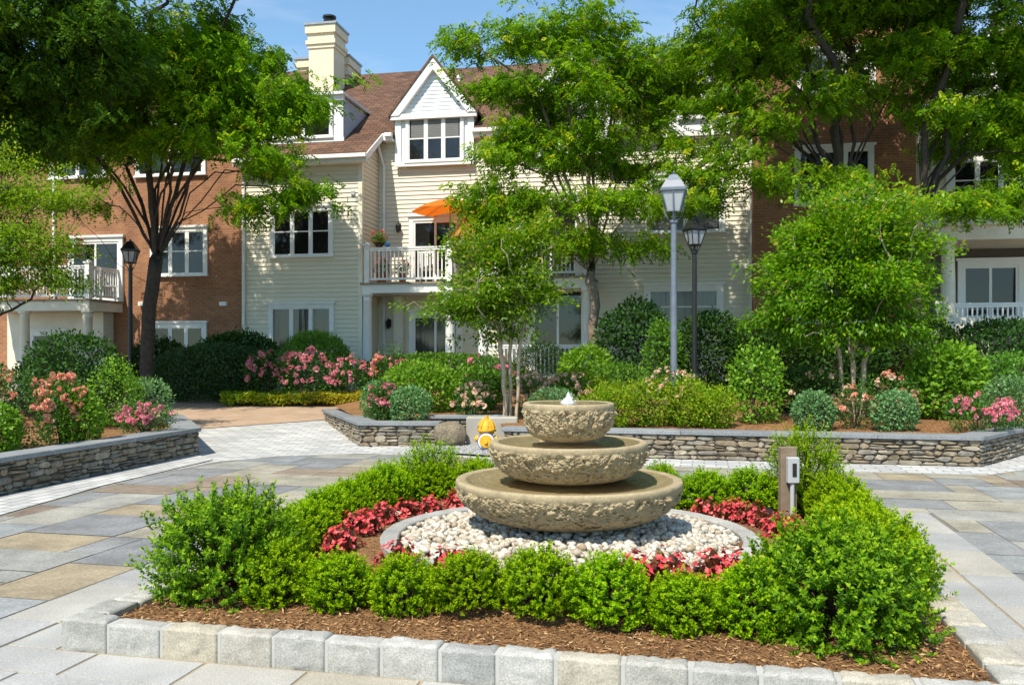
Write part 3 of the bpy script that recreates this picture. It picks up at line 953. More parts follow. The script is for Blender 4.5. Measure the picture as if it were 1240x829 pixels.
def downspout(H, u, V, z0, z1, top=None):
    m = H.mb()
    pts = [(u, V - .07, z0), (u, V - .07, z1)]
    if top: pts += [(u + top[0] * .3, V - .1, z1 + .12), (u + top[0], V + top[1], z1 + top[2] - .1), (u + top[0], V + top[1], z1 + top[2])]
    m.tube(pts, .042, 8)
    return H.put(m, 'downspout', M_white, smooth=True)
def slider(H, u0, u1, z0, z1, V, pane=None):
    """sliding glass door in a white casing"""
    f = H.mb(); fr = .13; d = .072
    f.box(u0, u0+fr, V-d, V+.02, z0, z1); f.box(u1-fr, u1, V-d, V+.02, z0, z1); f.box(u0+fr, u1-fr, V-d, V+.02, z1-fr, z1)
    f.box(u0-.05, u1+.05, V-d-.05, V+.02, z1, z1+.07)
    m = (u0 + u1) / 2; a, b = u0+fr, u1-fr
    for x in (a, m-.035, b-.07): f.box(x, x+.07, V-.050, V+.02, z0, z1-fr)
    f.box(a+.07, m-.035, V-.048, V+.02, z1-fr-.07, z1-fr); f.box(m+.035, b-.07, V-.048, V+.02, z1-fr-.07, z1-fr)
    f.box(a+.07, m-.035, V-.048, V+.02, z0, z0+.12); f.box(m+.035, b-.07, V-.048, V+.02, z0, z0+.12)
    o = H.put(f, 'sliding_door', M_white)
    g = H.mb(); g.quad((a, V-.036, z0), (b, V-.036, z0), (b, V-.036, z1-fr), (a, V-.036, z1-fr)); H.put(g, 'pane', pane or M_glass, o)
    return o
def wall_lantern(H, u, V, z):
    m = H.mb()
    m.box(u-.05, u+.05, V-.04, V, z-.10, z+.14)
    m.tube([(u, V-.03, z+.08), (u, V-.12, z+.16), (u, V-.16, z+.10)], .015, 6)
    m.lathe([(.03, -.16), (.055, -.12), (.085, .05), (.02, .12), (.012, .16)], 6, (u, V-.16, z))
    return H.put(m, 'wall_lantern', M_dark)

VB, VM, EV = 24.07, 25.5, 25.15          # bay front, main front, main eave
SL = .655
ZE = 7.42
def roofz(V): return ZE + SL * (V - 23.75)
VRG = 31.0
F = facade
# ---- middle house: cream clapboards, bay on the left, balcony in the recess
H = House('clapboard_house', 'cream clapboard house with gabled dormer, tall chimney and white balcony in the middle', F(430, 400, VB)[0], VB)
ub0 = F(293, 300, VB)[0]; ub1 = F(438, 300, VB)[0]
um1 = F(911, 300, VM)[0]
w = H.mb()
siding(w, ub0, ub1, VB, .3, roofz(VB) - .1)
siding(w, ub1, um1, VM, .3, roofz(VM) - .1)
side_siding(w, ub1, VB, VM, .3, lambda V: roofz(V) - .12, 1)
w.quad((ub0, VB+.03, .3), (ub0, VM+.03, .3), (ub0, VM+.03, roofz(VM)-.1), (ub0, VB+.03, roofz(VB)-.1))
H.put(w, 'wall', M_cream)
# corner boards
c = H.mb()
c.box(ub1-.10, ub1+.025, VB-.03, VB+.10, .3, roofz(VB)-.15); H.put(c, 'corner_board', M_creamtrim)
c = H.mb(); c.box(um1-.12, um1+.02, VM-.03, VM+.02, .3, roofz(VM)-.1)
H.put(c, 'corner_board', M_creamtrim)
# roof: one slope over bay and main front, back slope behind
r = H.mb()
def slope_pt(u, V): return (u, V, roofz(V))
ue = ub1 + .25
def slab(m, u0, u1, V0, V1, th=.12):
    a = [slope_pt(u0, V0), slope_pt(u1, V0), slope_pt(u1, V1), slope_pt(u0, V1)]
    b = [(x, y, z - th) for x, y, z in a]
    m.add(b + a, [(0,3,2,1),(4,5,6,7),(0,1,5,4),(1,2,6,5),(2,3,7,6),(3,0,4,7)])
slab(r, ub0 - .1, ue, 23.75, EV)
DORM = [(F(480, 139, VM-.12)[0], F(573, 139, VM-.12)[0]), (F(640, 128, VM-.12)[0], F(738, 128, VM-.12)[0]), (F(800, 92, VM-.12)[0], F(882, 92, VM-.12)[0])]
def eave_runs(a, b):
    out = []
    for (p, q) in DORM: out.append((a, p - .04)); a = q + .04
    return out + [(a, b)]
slab(r, ub0 - .1, um1 + .1, VM + .05, VRG)
for (p, q) in eave_runs(ue + .003, um1 + .1): slab(r, p, q, EV, VM + .046)
slab(r, ub0 - .1, ue, EV + .004, VM + .046)
r.add([(ub0-.1, VRG, roofz(VRG)), (um1+.1, VRG, roofz(VRG)), (um1+.1, VRG+8, roofz(VRG)-5.2), (ub0-.1, VRG+8, roofz(VRG)-5.2)], [(0,1,2,3)])
H.put(r, 'roof', M_shingle)
# fascia, gutter and rake boards
f = H.mb()
f.box(ub0-.1, ue+.03, 23.70, 23.745, ZE-.22, ZE-.005); f.box(ub0-.1, ue, 23.75, VB-.015, ZE-.22, ZE-.17)
for (p, q) in eave_runs(ue+.035, um1+.1):
    k = H.mb(); k.box(p, q, EV-.05, EV-.005, roofz(EV)-.22, roofz(EV)-.01); k.box(p, q, EV-.004, VM-.015, roofz(EV)-.22, roofz(EV)-.17); H.put(k, 'fascia', M_white)
f.add([(ue+.003, 23.75, ZE-.20), (ue+.033, 23.75, ZE-.20), (ue+.033, 23.75, ZE+.01), (ue+.003, 23.75, ZE+.01),
       (ue+.003, EV, roofz(EV)-.20), (ue+.033, EV, roofz(EV)-.20), (ue+.033, EV, roofz(EV)+.01), (ue+.003, EV, roofz(EV)+.01)],
      [(0,3,2,1),(4,5,6,7),(0,1,5,4),(1,2,6,5),(2,3,7,6),(3,0,4,7)])
f.add([(ub1, 23.8, ZE-.19), (ue, 23.8, ZE-.19), (ue, EV, roofz(EV)-.17), (ub1, EV, roofz(EV)-.17)], [(0,1,2,3)])
H.put(f, 'fascia', M_white)
g = H.mb()
g.box(ub0-.1, ue+.04, 23.60, 23.697, ZE-.13, ZE-.01); H.put(g, 'gutter', M_white, bevel=.015)
for (p, q) in eave_runs(ue+.10, um1+.1):
    g = H.mb(); g.box(p, q, EV-.15, EV-.055, roofz(EV)-.13, roofz(EV)-.01); H.put(g, 'gutter', M_white, bevel=.015)
ud = F(466, 200, VM)[0]
downspout(H, ud, VM, .4, 7.4, (-.12, -.3, .75))
downspout(H, ub0 + .1, VB, .4, 7.1)
downspout(H, um1 - .03, VM - .03, .4, 8.1)
# windows of the bay
window(H, *rect(328, 404, 251, 310, VB), VB, 3, .12, True)
window(H, *rect(326, 405, 368, 426, VB), VB, 3, .12, False, pane=M_glassl)
v = H.mb(); uu, zz = F(428, 234, VB); v.box(uu-.06, uu+.06, VB-.07, VB, zz-.06, zz+.06); H.put(v, 'vent', M_greybox)
# gabled dormer with three lights
def gable_dormer(H, pxl, pxr, pyb, pye, pya, V, win, n=3, blind=.42, pane=None):
    u0, _ = F(pxl, pye, V); u1, _ = F(pxr, pye, V); um = (u0 + u1) / 2
    zb = F((pxl+pxr)/2, pyb, V)[1]; ze = F((pxl+pxr)/2, pye, V)[1]; za = F((pxl+pxr)/2, pya, V)[1]
    d = H.mb()
    d.box(u0, u1, V, V + 3.4, zb, ze)
    do = H.put(d, 'dormer', M_wsiding)
    s = H.mb(); z = ze + .14; k = (um - u0 + .12) / (za - ze)
    while z < za - .3:
        hw0 = (za - .22 - z) * k; hw1 = max(.0, (za - .22 - z - .118) * k)
        s.add([(um-hw0, V-.028, z), (um+hw0, V-.028, z), (um+hw1, V-.014, z+.118), (um-hw1, V-.014, z+.118)], [(0,1,2,3)]); z += .118
    s.add([(um-(um-u0), V-.012, ze), (u1, V-.012, ze), (um, V-.012, za-.1)], [(0,1,2)])
    H.put(s, 'gable_siding', M_wsiding, do)
    t = H.mb(); o = .14; wd = .22
    for sgn in (-1, 1):
        e = (um + sgn * (um - u0 + o), ze - .02); a = (um, za)
        dx, dz = a[0]-e[0], a[1]-e[1]; L = math.hypot(dx, dz); nx, nz = -dz/L*sgn*-1, dx/L*sgn*-1
        if nz > 0: nx, nz = -nx, -nz
        e2 = (e[0]+nx*wd*.9, e[1]+nz*wd*.0); 
        a2 = (um, za - wd / (abs(dx)/L))
        eb = (e[0] - sgn*wd*1.25, e[1])
        t.prism([e, a, a2, eb] if sgn < 0 else [e, eb, a2, a], V - .19, V - .03)
    t.box(u0 - o, u1 + o, V - .16, V - .03, ze - .14, ze + .03)
    t.box(u0 - .03, u0 + .16, V - .05, V - .003, zb, ze - .14); t.box(u1 - .16, u1 + .03, V - .05, V - .003, zb, ze - .14)
    t.box(u0 - .03, u1 + .03, V - .09, V - .003, zb - .12, zb)
    H.put(t, 'dormer_trim', M_white, do)
    rr_ = H.mb()
    for sgn in (-1, 1):
        e = (um + sgn * (um - u0 + o + .05), ze - .07); 
        rr_.prism([e, (um, za + .012), (um, za + .10), (e[0], e[1] + .10)], V - .22, V + 4.6)
    H.put(rr_, 'dormer_roof', M_shingle, do)
    if win: window(H, *win, V - .004, n, .09, True, head=False, blind=blind, pane=pane)
    return do
VD = VM - .12
gable_dormer(H, 480, 573, 196, 139, 72, VD, rect(492, 562, 140, 195, VD), 3)
gable_dormer(H, 640, 738, 185, 128, 55, VD, rect(655, 725, 128, 180, VD), 3)
gable_dormer(H, 800, 882, 160, 98, 58, VD, rect(822, 880, 92, 142, VD), 2)
# shed dormer on the bay roof
Vs = 24.75
us0 = F(300, 150, Vs)[0]; us1 = F(415, 150, Vs)[0]; zt = F(415, 114, Vs)[1]; 
Vt = Vs + (zt - roofz(Vs)) / SL
d = H.mb()
d.prism([(us0, roofz(Vs) - .1), (us1, roofz(Vs) - .1), (us1, zt - .05), (us0, zt - .05)], Vs, Vs + .1)
so = H.put(d, 'shed_dormer', M_white)
ck = H.mb(); nz_ = 16
for i in range(nz_):
    z0 = roofz(Vs) + (zt - .1 - roofz(Vs)) * i / nz_; z1 = roofz(Vs) + (zt - .1 - roofz(Vs)) * (i + 1) / nz_
    v0 = Vs + (z0 - roofz(Vs)) / SL; v1 = Vs + (z1 - roofz(Vs)) / SL
    # boards of the cheek follow the roof slope
    ck.add([(us1+.014, Vs+.1, z0), (us1+.014, Vt, z0), (us1+.002, Vt, z1), (us1+.002, Vs+.1, z1)], [(0,1,2,3)])
H.put(ck, 'cheek', M_gsiding, so)
st = H.mb(); st.box(us0-.1, us1+.10, Vs-.22, Vt+.15, zt-.05, zt+.03); st.box(us1-.22, us1+.03, Vs-.035, Vs-.002, roofz(Vs)-.05, zt-.06); st.box(us0-.1, us1+.06, Vs-.12, Vs-.002, zt-.20, zt-.052)
st.box(us0-.1, us1+.06, Vs-.06, Vs-.002, roofz(Vs)-.02, roofz(Vs)+.10)
H.put(st, 'dormer_trim', M_white, so)
window(H, F(332, 150, Vs)[0], us1-.3, roofz(Vs)+.14, zt-.22, Vs-.004, 2, .09, True, head=False)
# chimneys
def chimney(H, pxl, pxr, pyt, V, dep, name='chimney', flue=True):
    u0 = F(pxl, 60, V)[0]; u1 = F(pxr, 60, V)[0]; zt = F((pxl+pxr)/2, pyt, V)[1]
    m = H.mb(); zb = roofz(V) - 1.0
    m.box(u0, u1, V, V+dep, zb, zt - .85)
    m.box(u0-.04, u1+.04, V-.04, V+dep+.04, zt-.85, zt-.72); m.box(u0-.09, u1+.09, V-.09, V+dep+.09, zt-.72, zt-.58)
    m.box(u0-.03, u1+.03, V-.03, V+dep+.03, zt-.58, zt-.34); m.box(u0-.10, u1+.10, V-.10, V+dep+.10, zt-.34, zt-.06)
    co = H.put(m, name, M_stucco)
    k = H.mb(); k.box(u0-.14, u1+.14, V-.14, V+dep+.14, zt-.055, zt+.02); H.put(k, 'chimney_cap', M_steel, co)
    if flue:
        fl = H.mb(); fl.lathe([(.10, 0), (.10, .12), (.20, .13), (.22, .20), (.13, .24), (.13, .30), (.24, .31), (.24, .37), (.05, .42), (0.0, .42)], 16, ((u0*.35+u1*.65), V + dep*.4, zt+.022)); H.put(fl, 'flue', M_dark, co, smooth=True)
chimney(H, 374, 404, 29, 28.6, 1.0)
chimney(H, 362, 421, 70, 30.2, 1.0, flue=False)
vp = H.mb(); uu, zz = F(556, 96, 29.6); vp.lathe([(.05, -1.0), (.05, .0), (.09, .02), (.09, .14), (0, .18)], 12, (uu, 29.6, zz)); H.put(vp, 'roof_vent', M_white, smooth=True)
# balcony in the recess
VF = VB - .02
up0 = F(445, 300, VF)[0]; up1 = F(545, 300, VF)[0]
zd = F(490, 342, VF)[1]
d = H.mb(); d.box(up0-.12, up1+.12, VF-.12, VM-.02, zd-.30, zd-.06); H.put(d, 'balcony_beam', M_white)
d = H.mb(); d.box(up0-.17, up1+.17, VF-.18, VM-.02, zd-.057, zd); H.put(d, 'balcony_deck', M_tile)
railing(H, [(up0, VF), (up1, VF)], zd, 1.03)
railing(H, [(up1, VF+.08), (up1, VM-.05)], zd, 1.03, posts=False)
column(H, up0, VF, .35, zd-.30); column(H, up1, VF, .35, zd-.30)
m = H.mb(); uu = F(482, 400, VM-.3)[0]; m.box(uu-.14, uu+.14, VM-.30, VM-.02, .35, zd-.31); H.put(m, 'pilaster', M_creamtrim)
u0, u1, z0, z1 = rect(496, 560, 262, 345, VM); slider(H, u0, u1, zd+.01, z1, VM-.005)
u0, u1, z0, z1 = rect(496, 560, 377, 440, VM); slider(H, u0, u1, .72, z1, VM-.005, M_glassl)
uu, zz = F(484, 276, VM); wall_lantern(H, uu, VM-.014, zz)
uu, zz = F(472, 392, VM); wall_lantern(H, uu, VM-.014, zz)
# second balcony behind the centre tree, with a porch below
q0 = F(585, 300, VF)[0]; q1 = F(711, 300, VF)[0]
zd2 = F(650, 335, VF)[1]
d = H.mb(); d.box(q0-.12, q1+.12, VF-.12, VM-.02, zd2-.34, zd2-.06); H.put(d, 'balcony_beam', M_white)
d = H.mb(); d.box(q0-.17, q1+.17, VF-.18, VM-.02, zd2-.057, zd2); H.put(d, 'balcony_deck', M_tile)
railing(H, [(q0, VF), (q1, VF)], zd2, 1.03)
railing(H, [(q1, VF+.08), (q1, VM-.05)], zd2, 1.03, posts=False)
for x in (q0, q1): column(H, x, VF, .35, zd2-.34)
railing(H, [(q0+.15, VF), (q1-.15, VF)], .95, .95, posts=False)
d = H.mb(); d.box(q0-.1, q1+.1, VF-.1, VM-.02, .3, .92); H.put(d, 'porch_floor', M_creamtrim)
u0, u1, z0, z1 = rect(640, 712, 345, 420, VM); slider(H, u0, u1, .93, z1, VM-.005)
u0, u1, z0, z1 = rect(630, 705, 238, 330, VM); slider(H, u0, u1, zd2+.01, z1, VM-.005)
window(H, *rect(780, 876, 345, 398, VM), VM, 3, .16, True, pane=M_glassl)
window(H, *rect(783, 878, 212, 281, VM), VM, 2, .14, True, pane=M_glassl, blind=.85)
v = H.mb(); uu, zz = F(902, 322, VM); v.box(uu-.10, uu+.10, VM-.12, VM, zz-.08, zz+.06); H.put(v, 'vent', M_white)

# ---- left house: orange brick with a projecting white balcony
VL = 24.25
uL0 = F(-330, 300, VL)[0]
HL = House('brick_house', 'orange brick house with white corner balcony at the left behind the locust trees', F(150, 400, VL)[0], VL)
uL1 = ub0 - .02
w = HL.mb(); ZT = 8.6
w.box(uL0, uL1, VL, VL + 6, .3, ZT)
HL.put(w, 'wall', M_brick)
r = HL.mb(); r.prism([(0, 0)] * 0 or [(uL0-.2, ZT), (uL1+.05, ZT), (uL1+.05, ZT+.15), (uL0-.2, ZT+.15)], VL-.3, VL+6.2)
HL.put(r, 'cornice', M_white)
r = HL.mb(); r.add([(uL0-.2, VL-.3, ZT+.15), (uL1+.05, VL-.3, ZT+.15), (uL1+.05, VL+6, ZT+3.6), (uL0-.2, VL+6, ZT+3.6), (uL1+.05, VL+6, ZT+.15), (uL0-.2, VL+6, ZT+.15)], [(0,1,2,3), (1,4,2), (0,3,5)]); HL.put(r, 'roof', M_shingle)
window(HL, *rect(183, 252, 276, 333, VL), VL, 3, .12, True)
window(HL, *rect(183, 251, 391, 450, VL), VL, 3, .14, False)
window(HL, *rect(165, 250, 158, 212, VL), VL, 2, .12, True, blind=.4)
window(HL, *rect(60, 130, 160, 215, VL), VL, 2, .12, True)
window(HL, *rect(-60, 20, 276, 333, VL), VL, 3, .12, True)
u0, u1, z0, z1 = rect(84, 150, 288, 362, VL); zdl = F(110, 362, VL-1.4)[1]
slider(HL, u0, u1, zdl+.01, z1, VL-.005)
VLf = VL - 1.45
a0 = F(-20, 330, VLf)[0]; a1 = F(107, 330, VLf)[0]
d = HL.mb(); d.box(a0, a1+.12, VLf-.12, VL-.01, zdl-.34, zdl-.06); HL.put(d, 'balcony_beam', M_creamtrim)
d = HL.mb(); d.box(a0, a1+.18, VLf-.18, VL-.01, zdl-.057, zdl); HL.put(d, 'balcony_deck', M_tile)
railing(HL, [(a0, VLf), (a1, VLf)], zdl, 1.0); railing(HL, [(a1, VLf+.08), (a1, VL-.05)], zdl, 1.0, posts=False)
d = HL.mb(); d.box(a0, a1-.2, VL-.5, VL-.01, .3, zdl-.345); HL.put(d, 'porch_wall', M_creamtrim)
pl = F(30, 400, VLf)[0]
for x in (pl, a1-.02): column(HL, x, VLf, .35, zdl-.34, .15, M_creamtrim)
b1 = F(42, 400, VL-.5)[0]; window(HL, F(38,400,VL-.5)[0], F(82,400,VL-.5)[0], .8, 2.35, VL-.505, 1, .12, False, name='porch_window')
downspout(HL, F(67, 280, VL)[0], VL, zdl, 8.4)
for px in (174, 272):
    m = HL.mb(); uu, zz = F(px, 368, VL); m.box(uu-.11, uu+.11, VL-.13, VL, zz-.06, zz+.06); HL.put(m, 'vent', M_white)
uu, zz = F(88, 300, VL); wall_lantern(HL, uu, VL, zz)

# ---- right brick house and the porch house beyond it
VR = 24.9
HB = House('brick_gable_house', 'tall red brick gabled house behind the large spreading locust at right', F(1010, 400, VR)[0], VR)
r0 = F(912, 300, VR)[0]; r1 = F(1109, 300, VR)[0]
w = HB.mb(); w.box(r0, r1, VR, VR+7, .3, 10.4); HB.put(w, 'wall', M_brick)
rm = (r0+r1)/2
g = HB.mb(); g.prism([(r0, 10.405), (r1, 10.405), (rm, 13.0)], VR, VR+.2); HB.put(g, 'gable', M_brick)
g = HB.mb()
for s in (-1, 1):
    e = rm + s*((r1-r0)/2+.3); g.prism([(e, 10.15), (rm, 13.02), (rm, 13.18), (e, 10.31)], VR-.35, VR+8)
HB.put(g, 'roof', M_shingle)
window(HB, *rect(962, 1058, 178, 247, VR), VR, 3, .13, True)
window(HB, *rect(965, 1060, 60, 112, VR), VR, 3, .13, True, blind=.4)
window(HB, *rect(965, 1060, 325, 390, VR), VR, 3, .13, True)

VP = 25.2
HP = House('porch_house', 'cream clapboard house with columned white porch at the far right', F(1180, 400, VP)[0], VP)
p0 = r1 + .02; p1 = F(1700, 300, VP)[0]
w = HP.mb(); siding(w, p0, p1, VP, .3, 8.4); HP.put(w, 'wall', M_cream)
w = HP.mb(); w.box(p0, p1, VP+.03, VP+7, .3, 8.4); HP.put(w, 'wall_core', M_cream)
r = HP.mb(); r.add([(p0-.1, VP-.35, 8.3), (p1, VP-.35, 8.3), (p1, VP+6, 12.2), (p0-.1, VP+6, 12.2)], [(0,1,2,3)]); HP.put(r, 'roof', M_shingle)
f = HP.mb(); f.box(p0, p1, VP-.40, VP-.352, 8.1, 8.29); HP.put(f, 'gutter', M_white)
window(HP, *rect(1145, 1250, 186, 250, VP), VP, 3, .2, True)
gable_dormer(HP, 1150, 1260, 140, 90, 30, VP-.12, rect(1165, 1245, 92, 138, VP-.12), 2)
VPf = VP - 1.9
c0 = F(1140, 330, VPf)[0]; c1 = F(1560, 330, VPf)[0]
zp = F(1146, 292, VPf)[1]
d = HP.mb(); d.box(c0-.22, c1, VPf-.2, VP-.02, zp, zp+.34); HP.put(d, 'porch_beam', M_creamtrim)
d = HP.mb(); d.box(c0-.32, c1, VPf-.3, VP-.02, zp+.343, zp+.42); HP.put(d, 'porch_cornice', M_creamtrim)
d = HP.mb(); d.box(c0-.22, c1, VPf-.2, VP-.02, .3, F(1146, 385, VPf)[1]); zpf = F(1146, 385, VPf)[1]; HP.put(d, 'porch_floor', M_creamtrim)
for i in range(3): column(HP, F(1148, 330, VPf)[0] + i*2.9, VPf, zpf, zp, .17, M_creamtrim)
ur = F(1124, 330, VPf)[0]
railing(HP, [(c0+.25, VPf), (c1, VPf)], zpf-.25, .62, posts=False)
m = HP.mb(); m.box(c0-.16, c0-.0, VPf-.08, VPf+.08, zpf, zpf+.42); HP.put(m, 'railing_post', M_creamtrim)
d = HP.mb(); d.box(c0-.2, c1, VP-.06, VP-.022, zpf+.005, zp-.01); HP.put(d, 'porch_wall', plain('porch_shade_brown', (.10, .085, .07), (.08, .068, .055), .7))  # dark panel added over the siding; the porch's deep shade is in its colour
u0, u1, z0, z1 = rect(1158, 1238, 316, 385, VP); slider(HP, u0, u1, zpf+.01, z1, VP-.065)
u0, u1, z0, z1 = rect(1262, 1340, 316, 385, VP); slider(HP, u0, u1, zpf+.01, z1, VP-.065)

# ============================================================ FOUNTAIN
def rough_lathe(name, prof, amp, n=540, rim_from=None, seed=0):
    """lathe with a chiselled outer face; amp(i) gives the roughness of every profile point"""
    m = len(prof); V = []; Fc = []
    off = Vector((seed * 7.3, seed * 3.1, seed * 5.7))
    for i, (r, z) in enumerate(prof):
        a_ = amp[i]
        for k in range(n):
            an = 2 * math.pi * k / n
            p = Vector((r * math.cos(an), r * math.sin(an), z))
            d = 0
            if a_:
                q = p + off
                # chisel facets: every cell of stone is struck off at its own tilt
                for fr, wt in ((15.0, .85), (33.0, .5)):
                    s = q * fr
                    c = Vector(noise.voronoi(s)[1][0])
                    d += wt * ((s - c).dot(noise.noise_vector(c * 3.7)) * 2.2 + .7 * noise.noise(c * 2.9))
                d = a_ * (d + .3 * noise.noise(q * 80))
            V.append((p.x + math.cos(an) * d, p.y + math.sin(an) * d, z + d * .25))
    for i in range(m - 1):
        for k in range(n):
            Fc.append((i*n+k, i*n+(k+1)%n, (i+1)*n+(k+1)%n, (i+1)*n+k))
    me = bpy.data.meshes.new(name); me.from_pydata(V, [], Fc)
    sm = []
    for i in range(m - 1): sm += [not (amp[i] > .008 and amp[i+1] > .008)] * n
    me.polygons.foreach_set('use_smooth', sm)
    return me
def stuff(o): o['kind'] = 'stuff'; return o
FT = thing('tiered_fountain', 'three-tier round rough stone fountain of stacked bowls bubbling on white pebbles', 'fountain', (BC.x, BC.y, .2))
def bowl(Rr, rb, z0, z1, lip, seed, depth):
    """outside profile from the foot up over the rim and down to the bowl floor (world z)"""
    pr, am = [], []
    N = 56
    pr.append((rb * .6, z0)); am.append(0); pr.append((rb * .93, z0)); am.append(0); rb, z0 = rb, z0 + .012
    for i in range(N + 1):
        t = i / N
        r = rb + (Rr - rb) * (math.sqrt(max(0, 1 - (1 - t) ** 2)) * .93 + t * .07)
        z = z0 + (z1 - .042 - z0) * t
        pr.append((r, z)); am.append(.027 * min(1, t * 5 + .25) * min(1, (1 - t) * 9))
    pr += [(Rr + .003, z1 - .034), (Rr + .003, z1 - .014), (Rr - .001, z1 - .006), (Rr - .008, z1), (Rr - lip * .5, z1 - .002), (Rr - lip, z1 - .006), (Rr - lip - .02, z1 - .018), (Rr - lip - .07, z1 - depth), (.02, z1 - depth)]
    am += [.003, 0, 0, 0, 0, 0, 0, 0, 0]
    pr = [(r, z - .2) for r, z in pr]
    return link('bowl', rough_lathe('bowl', pr, am, seed=seed), M_fount, FT)
for Rr, rb, z0, z1, lip, sd in ((.815, .40, .395, .71, .07, 1), (.568, .32, .695, .98, .058, 2), (.328, .205, .985, 1.258, .042, 3)):
    b = bowl(Rr, rb, z0, z1, lip, sd, .045)
    wd = MB(); n = 64; rw = Rr - lip + .004; zw = z1 - .0045 - .2
    inner = (0.37 if sd == 1 else .215 if sd == 2 else .0)
    pr = [(rw * (1 - i / 14) + inner * (i / 14), zw + .0025 * math.sin(i * 2.1) * (0 < i < 14)) for i in range(15)]
    if inner == 0: pr = pr[:-1] + [(.012, zw)]
    wd.lathe(pr, n)
    wd.f = [f for f in wd.f if len(f) == 4]; wd.r = wd.r[:len(wd.f)]
    wd.build('water', M_water, b, smooth='all')
ped = MB(); ped.lathe([(.40, .0), (.40, .25)], 40); ped.build('pedestal', M_wetstone, FT, smooth=True)
# the bubbling jet
jm = MB(); rj = random.Random(3)
for i in range(13):
    a = rj.uniform(0, 6.28); r0 = rj.uniform(0, .035); h = rj.uniform(.04, .105) * (1 - r0 * 12)
    rad = rj.uniform(.008, .02)
    c0 = (r0 * math.cos(a), r0 * math.sin(a), 1.238 - .2)
    pts = [(c0[0]*1.6, c0[1]*1.6, c0[2]), (c0[0]*1.2, c0[1]*1.2, c0[2]+h*.5), (c0[0]*.6, c0[1]*.6, c0[2]+h)]
    jm.tube(pts, [rad*1.5, rad, rad*.35], 7)
for i in range(46):
    a = rj.uniform(0, 6.28); r0 = abs(rj.gauss(0, .045)); s = rj.uniform(.003, .008)
    z = 1.045 + max(0, .10 - r0 * 1.4) * rj.random()
    x, y = r0*math.cos(a), r0*math.sin(a)
    jm.add([(x+s,y,z),(x-s,y,z),(x,y+s,z),(x,y-s,z),(x,y,z+s),(x,y,z-s)], [(0,2,4),(2,1,4),(1,3,4),(3,0,4),(2,0,5),(1,2,5),(3,1,5),(0,3,5)])
jm.lathe([(.10, 1.043), (.07, 1.049), (.045, 1.058), (.028, 1.088), (.014, 1.113), (.0, 1.125)], 20)
jm.build('water_jet', M_foam, FT, smooth='all')

# granite ring and pebbles
RI, RO = 1.225, 1.355
mb = MB(); rr = random.Random(6); nseg = 9
for s in range(nseg):
    a0 = 2*math.pi*s/nseg + .004 + .3; a1 = 2*math.pi*(s+1)/nseg - .004 + .3
    k = 14; vs = []; fs = []
    prof = [(RI, .10), (RI, .307), (RI+.008, .315), (RO-.010, .315), (RO, .305), (RO, .10)]
    for i in range(k+1):
        a = a0 + (a1-a0)*i/k
        for (r, z) in prof: 
            q = Vector((r*math.cos(a), r*math.sin(a), z)); dd = .004*noise.noise(q*22)
            vs.append((BC.x + (r+dd)*math.cos(a), BC.y + (r+dd)*math.sin(a), z+dd*.5))
    p = len(prof)
    for i in range(k):
        for j in range(p-1): fs.append((i*p+j, i*p+j+1, (i+1)*p+j+1, (i+1)*p+j))
    fs += [tuple(range(p)), tuple(range(k*p+p-1, k*p-1, -1))]
    mb.add(vs, fs, rr.random()*.5)
mb.off = Vector((BC.x, BC.y, .2)); mb.v = [tuple(Vector(v) - mb.off) for v in mb.v]
o = mb.build('pebble_ring', M_granite, smooth=True); o.location = (BC.x, BC.y, .2)
tag(o, 'round grey granite ring edging the white pebbles under the fountain', 'stone ring')
mb = MB(); mb.lathe([(RI+.02, .255), (.45, .37), (.3, .37)], 40, (BC.x, BC.y, 0)); mb.f = [f for f in mb.f if len(f) == 4]; mb.r = mb.r[:len(mb.f)]
struct(mb.build('pebble_base', M_conc))
pp = []; rp = random.Random(12)
for lay, n, z in ((0, 1900, .275), (1, 1900, .298)):
    for _ in range(n):
        r = math.sqrt(rp.uniform(.36 ** 2, (RI - .03) ** 2)); a = rp.uniform(0, 6.283)
        pp.append((BC.x + r*math.cos(a), BC.y + r*math.sin(a), z + .105 * max(0, 1 - max(0, r - .45) / .62) + rp.uniform(-.008, .012)))
pebbles('white_pebbles', pp, .018, .040, M_pebble, .7)

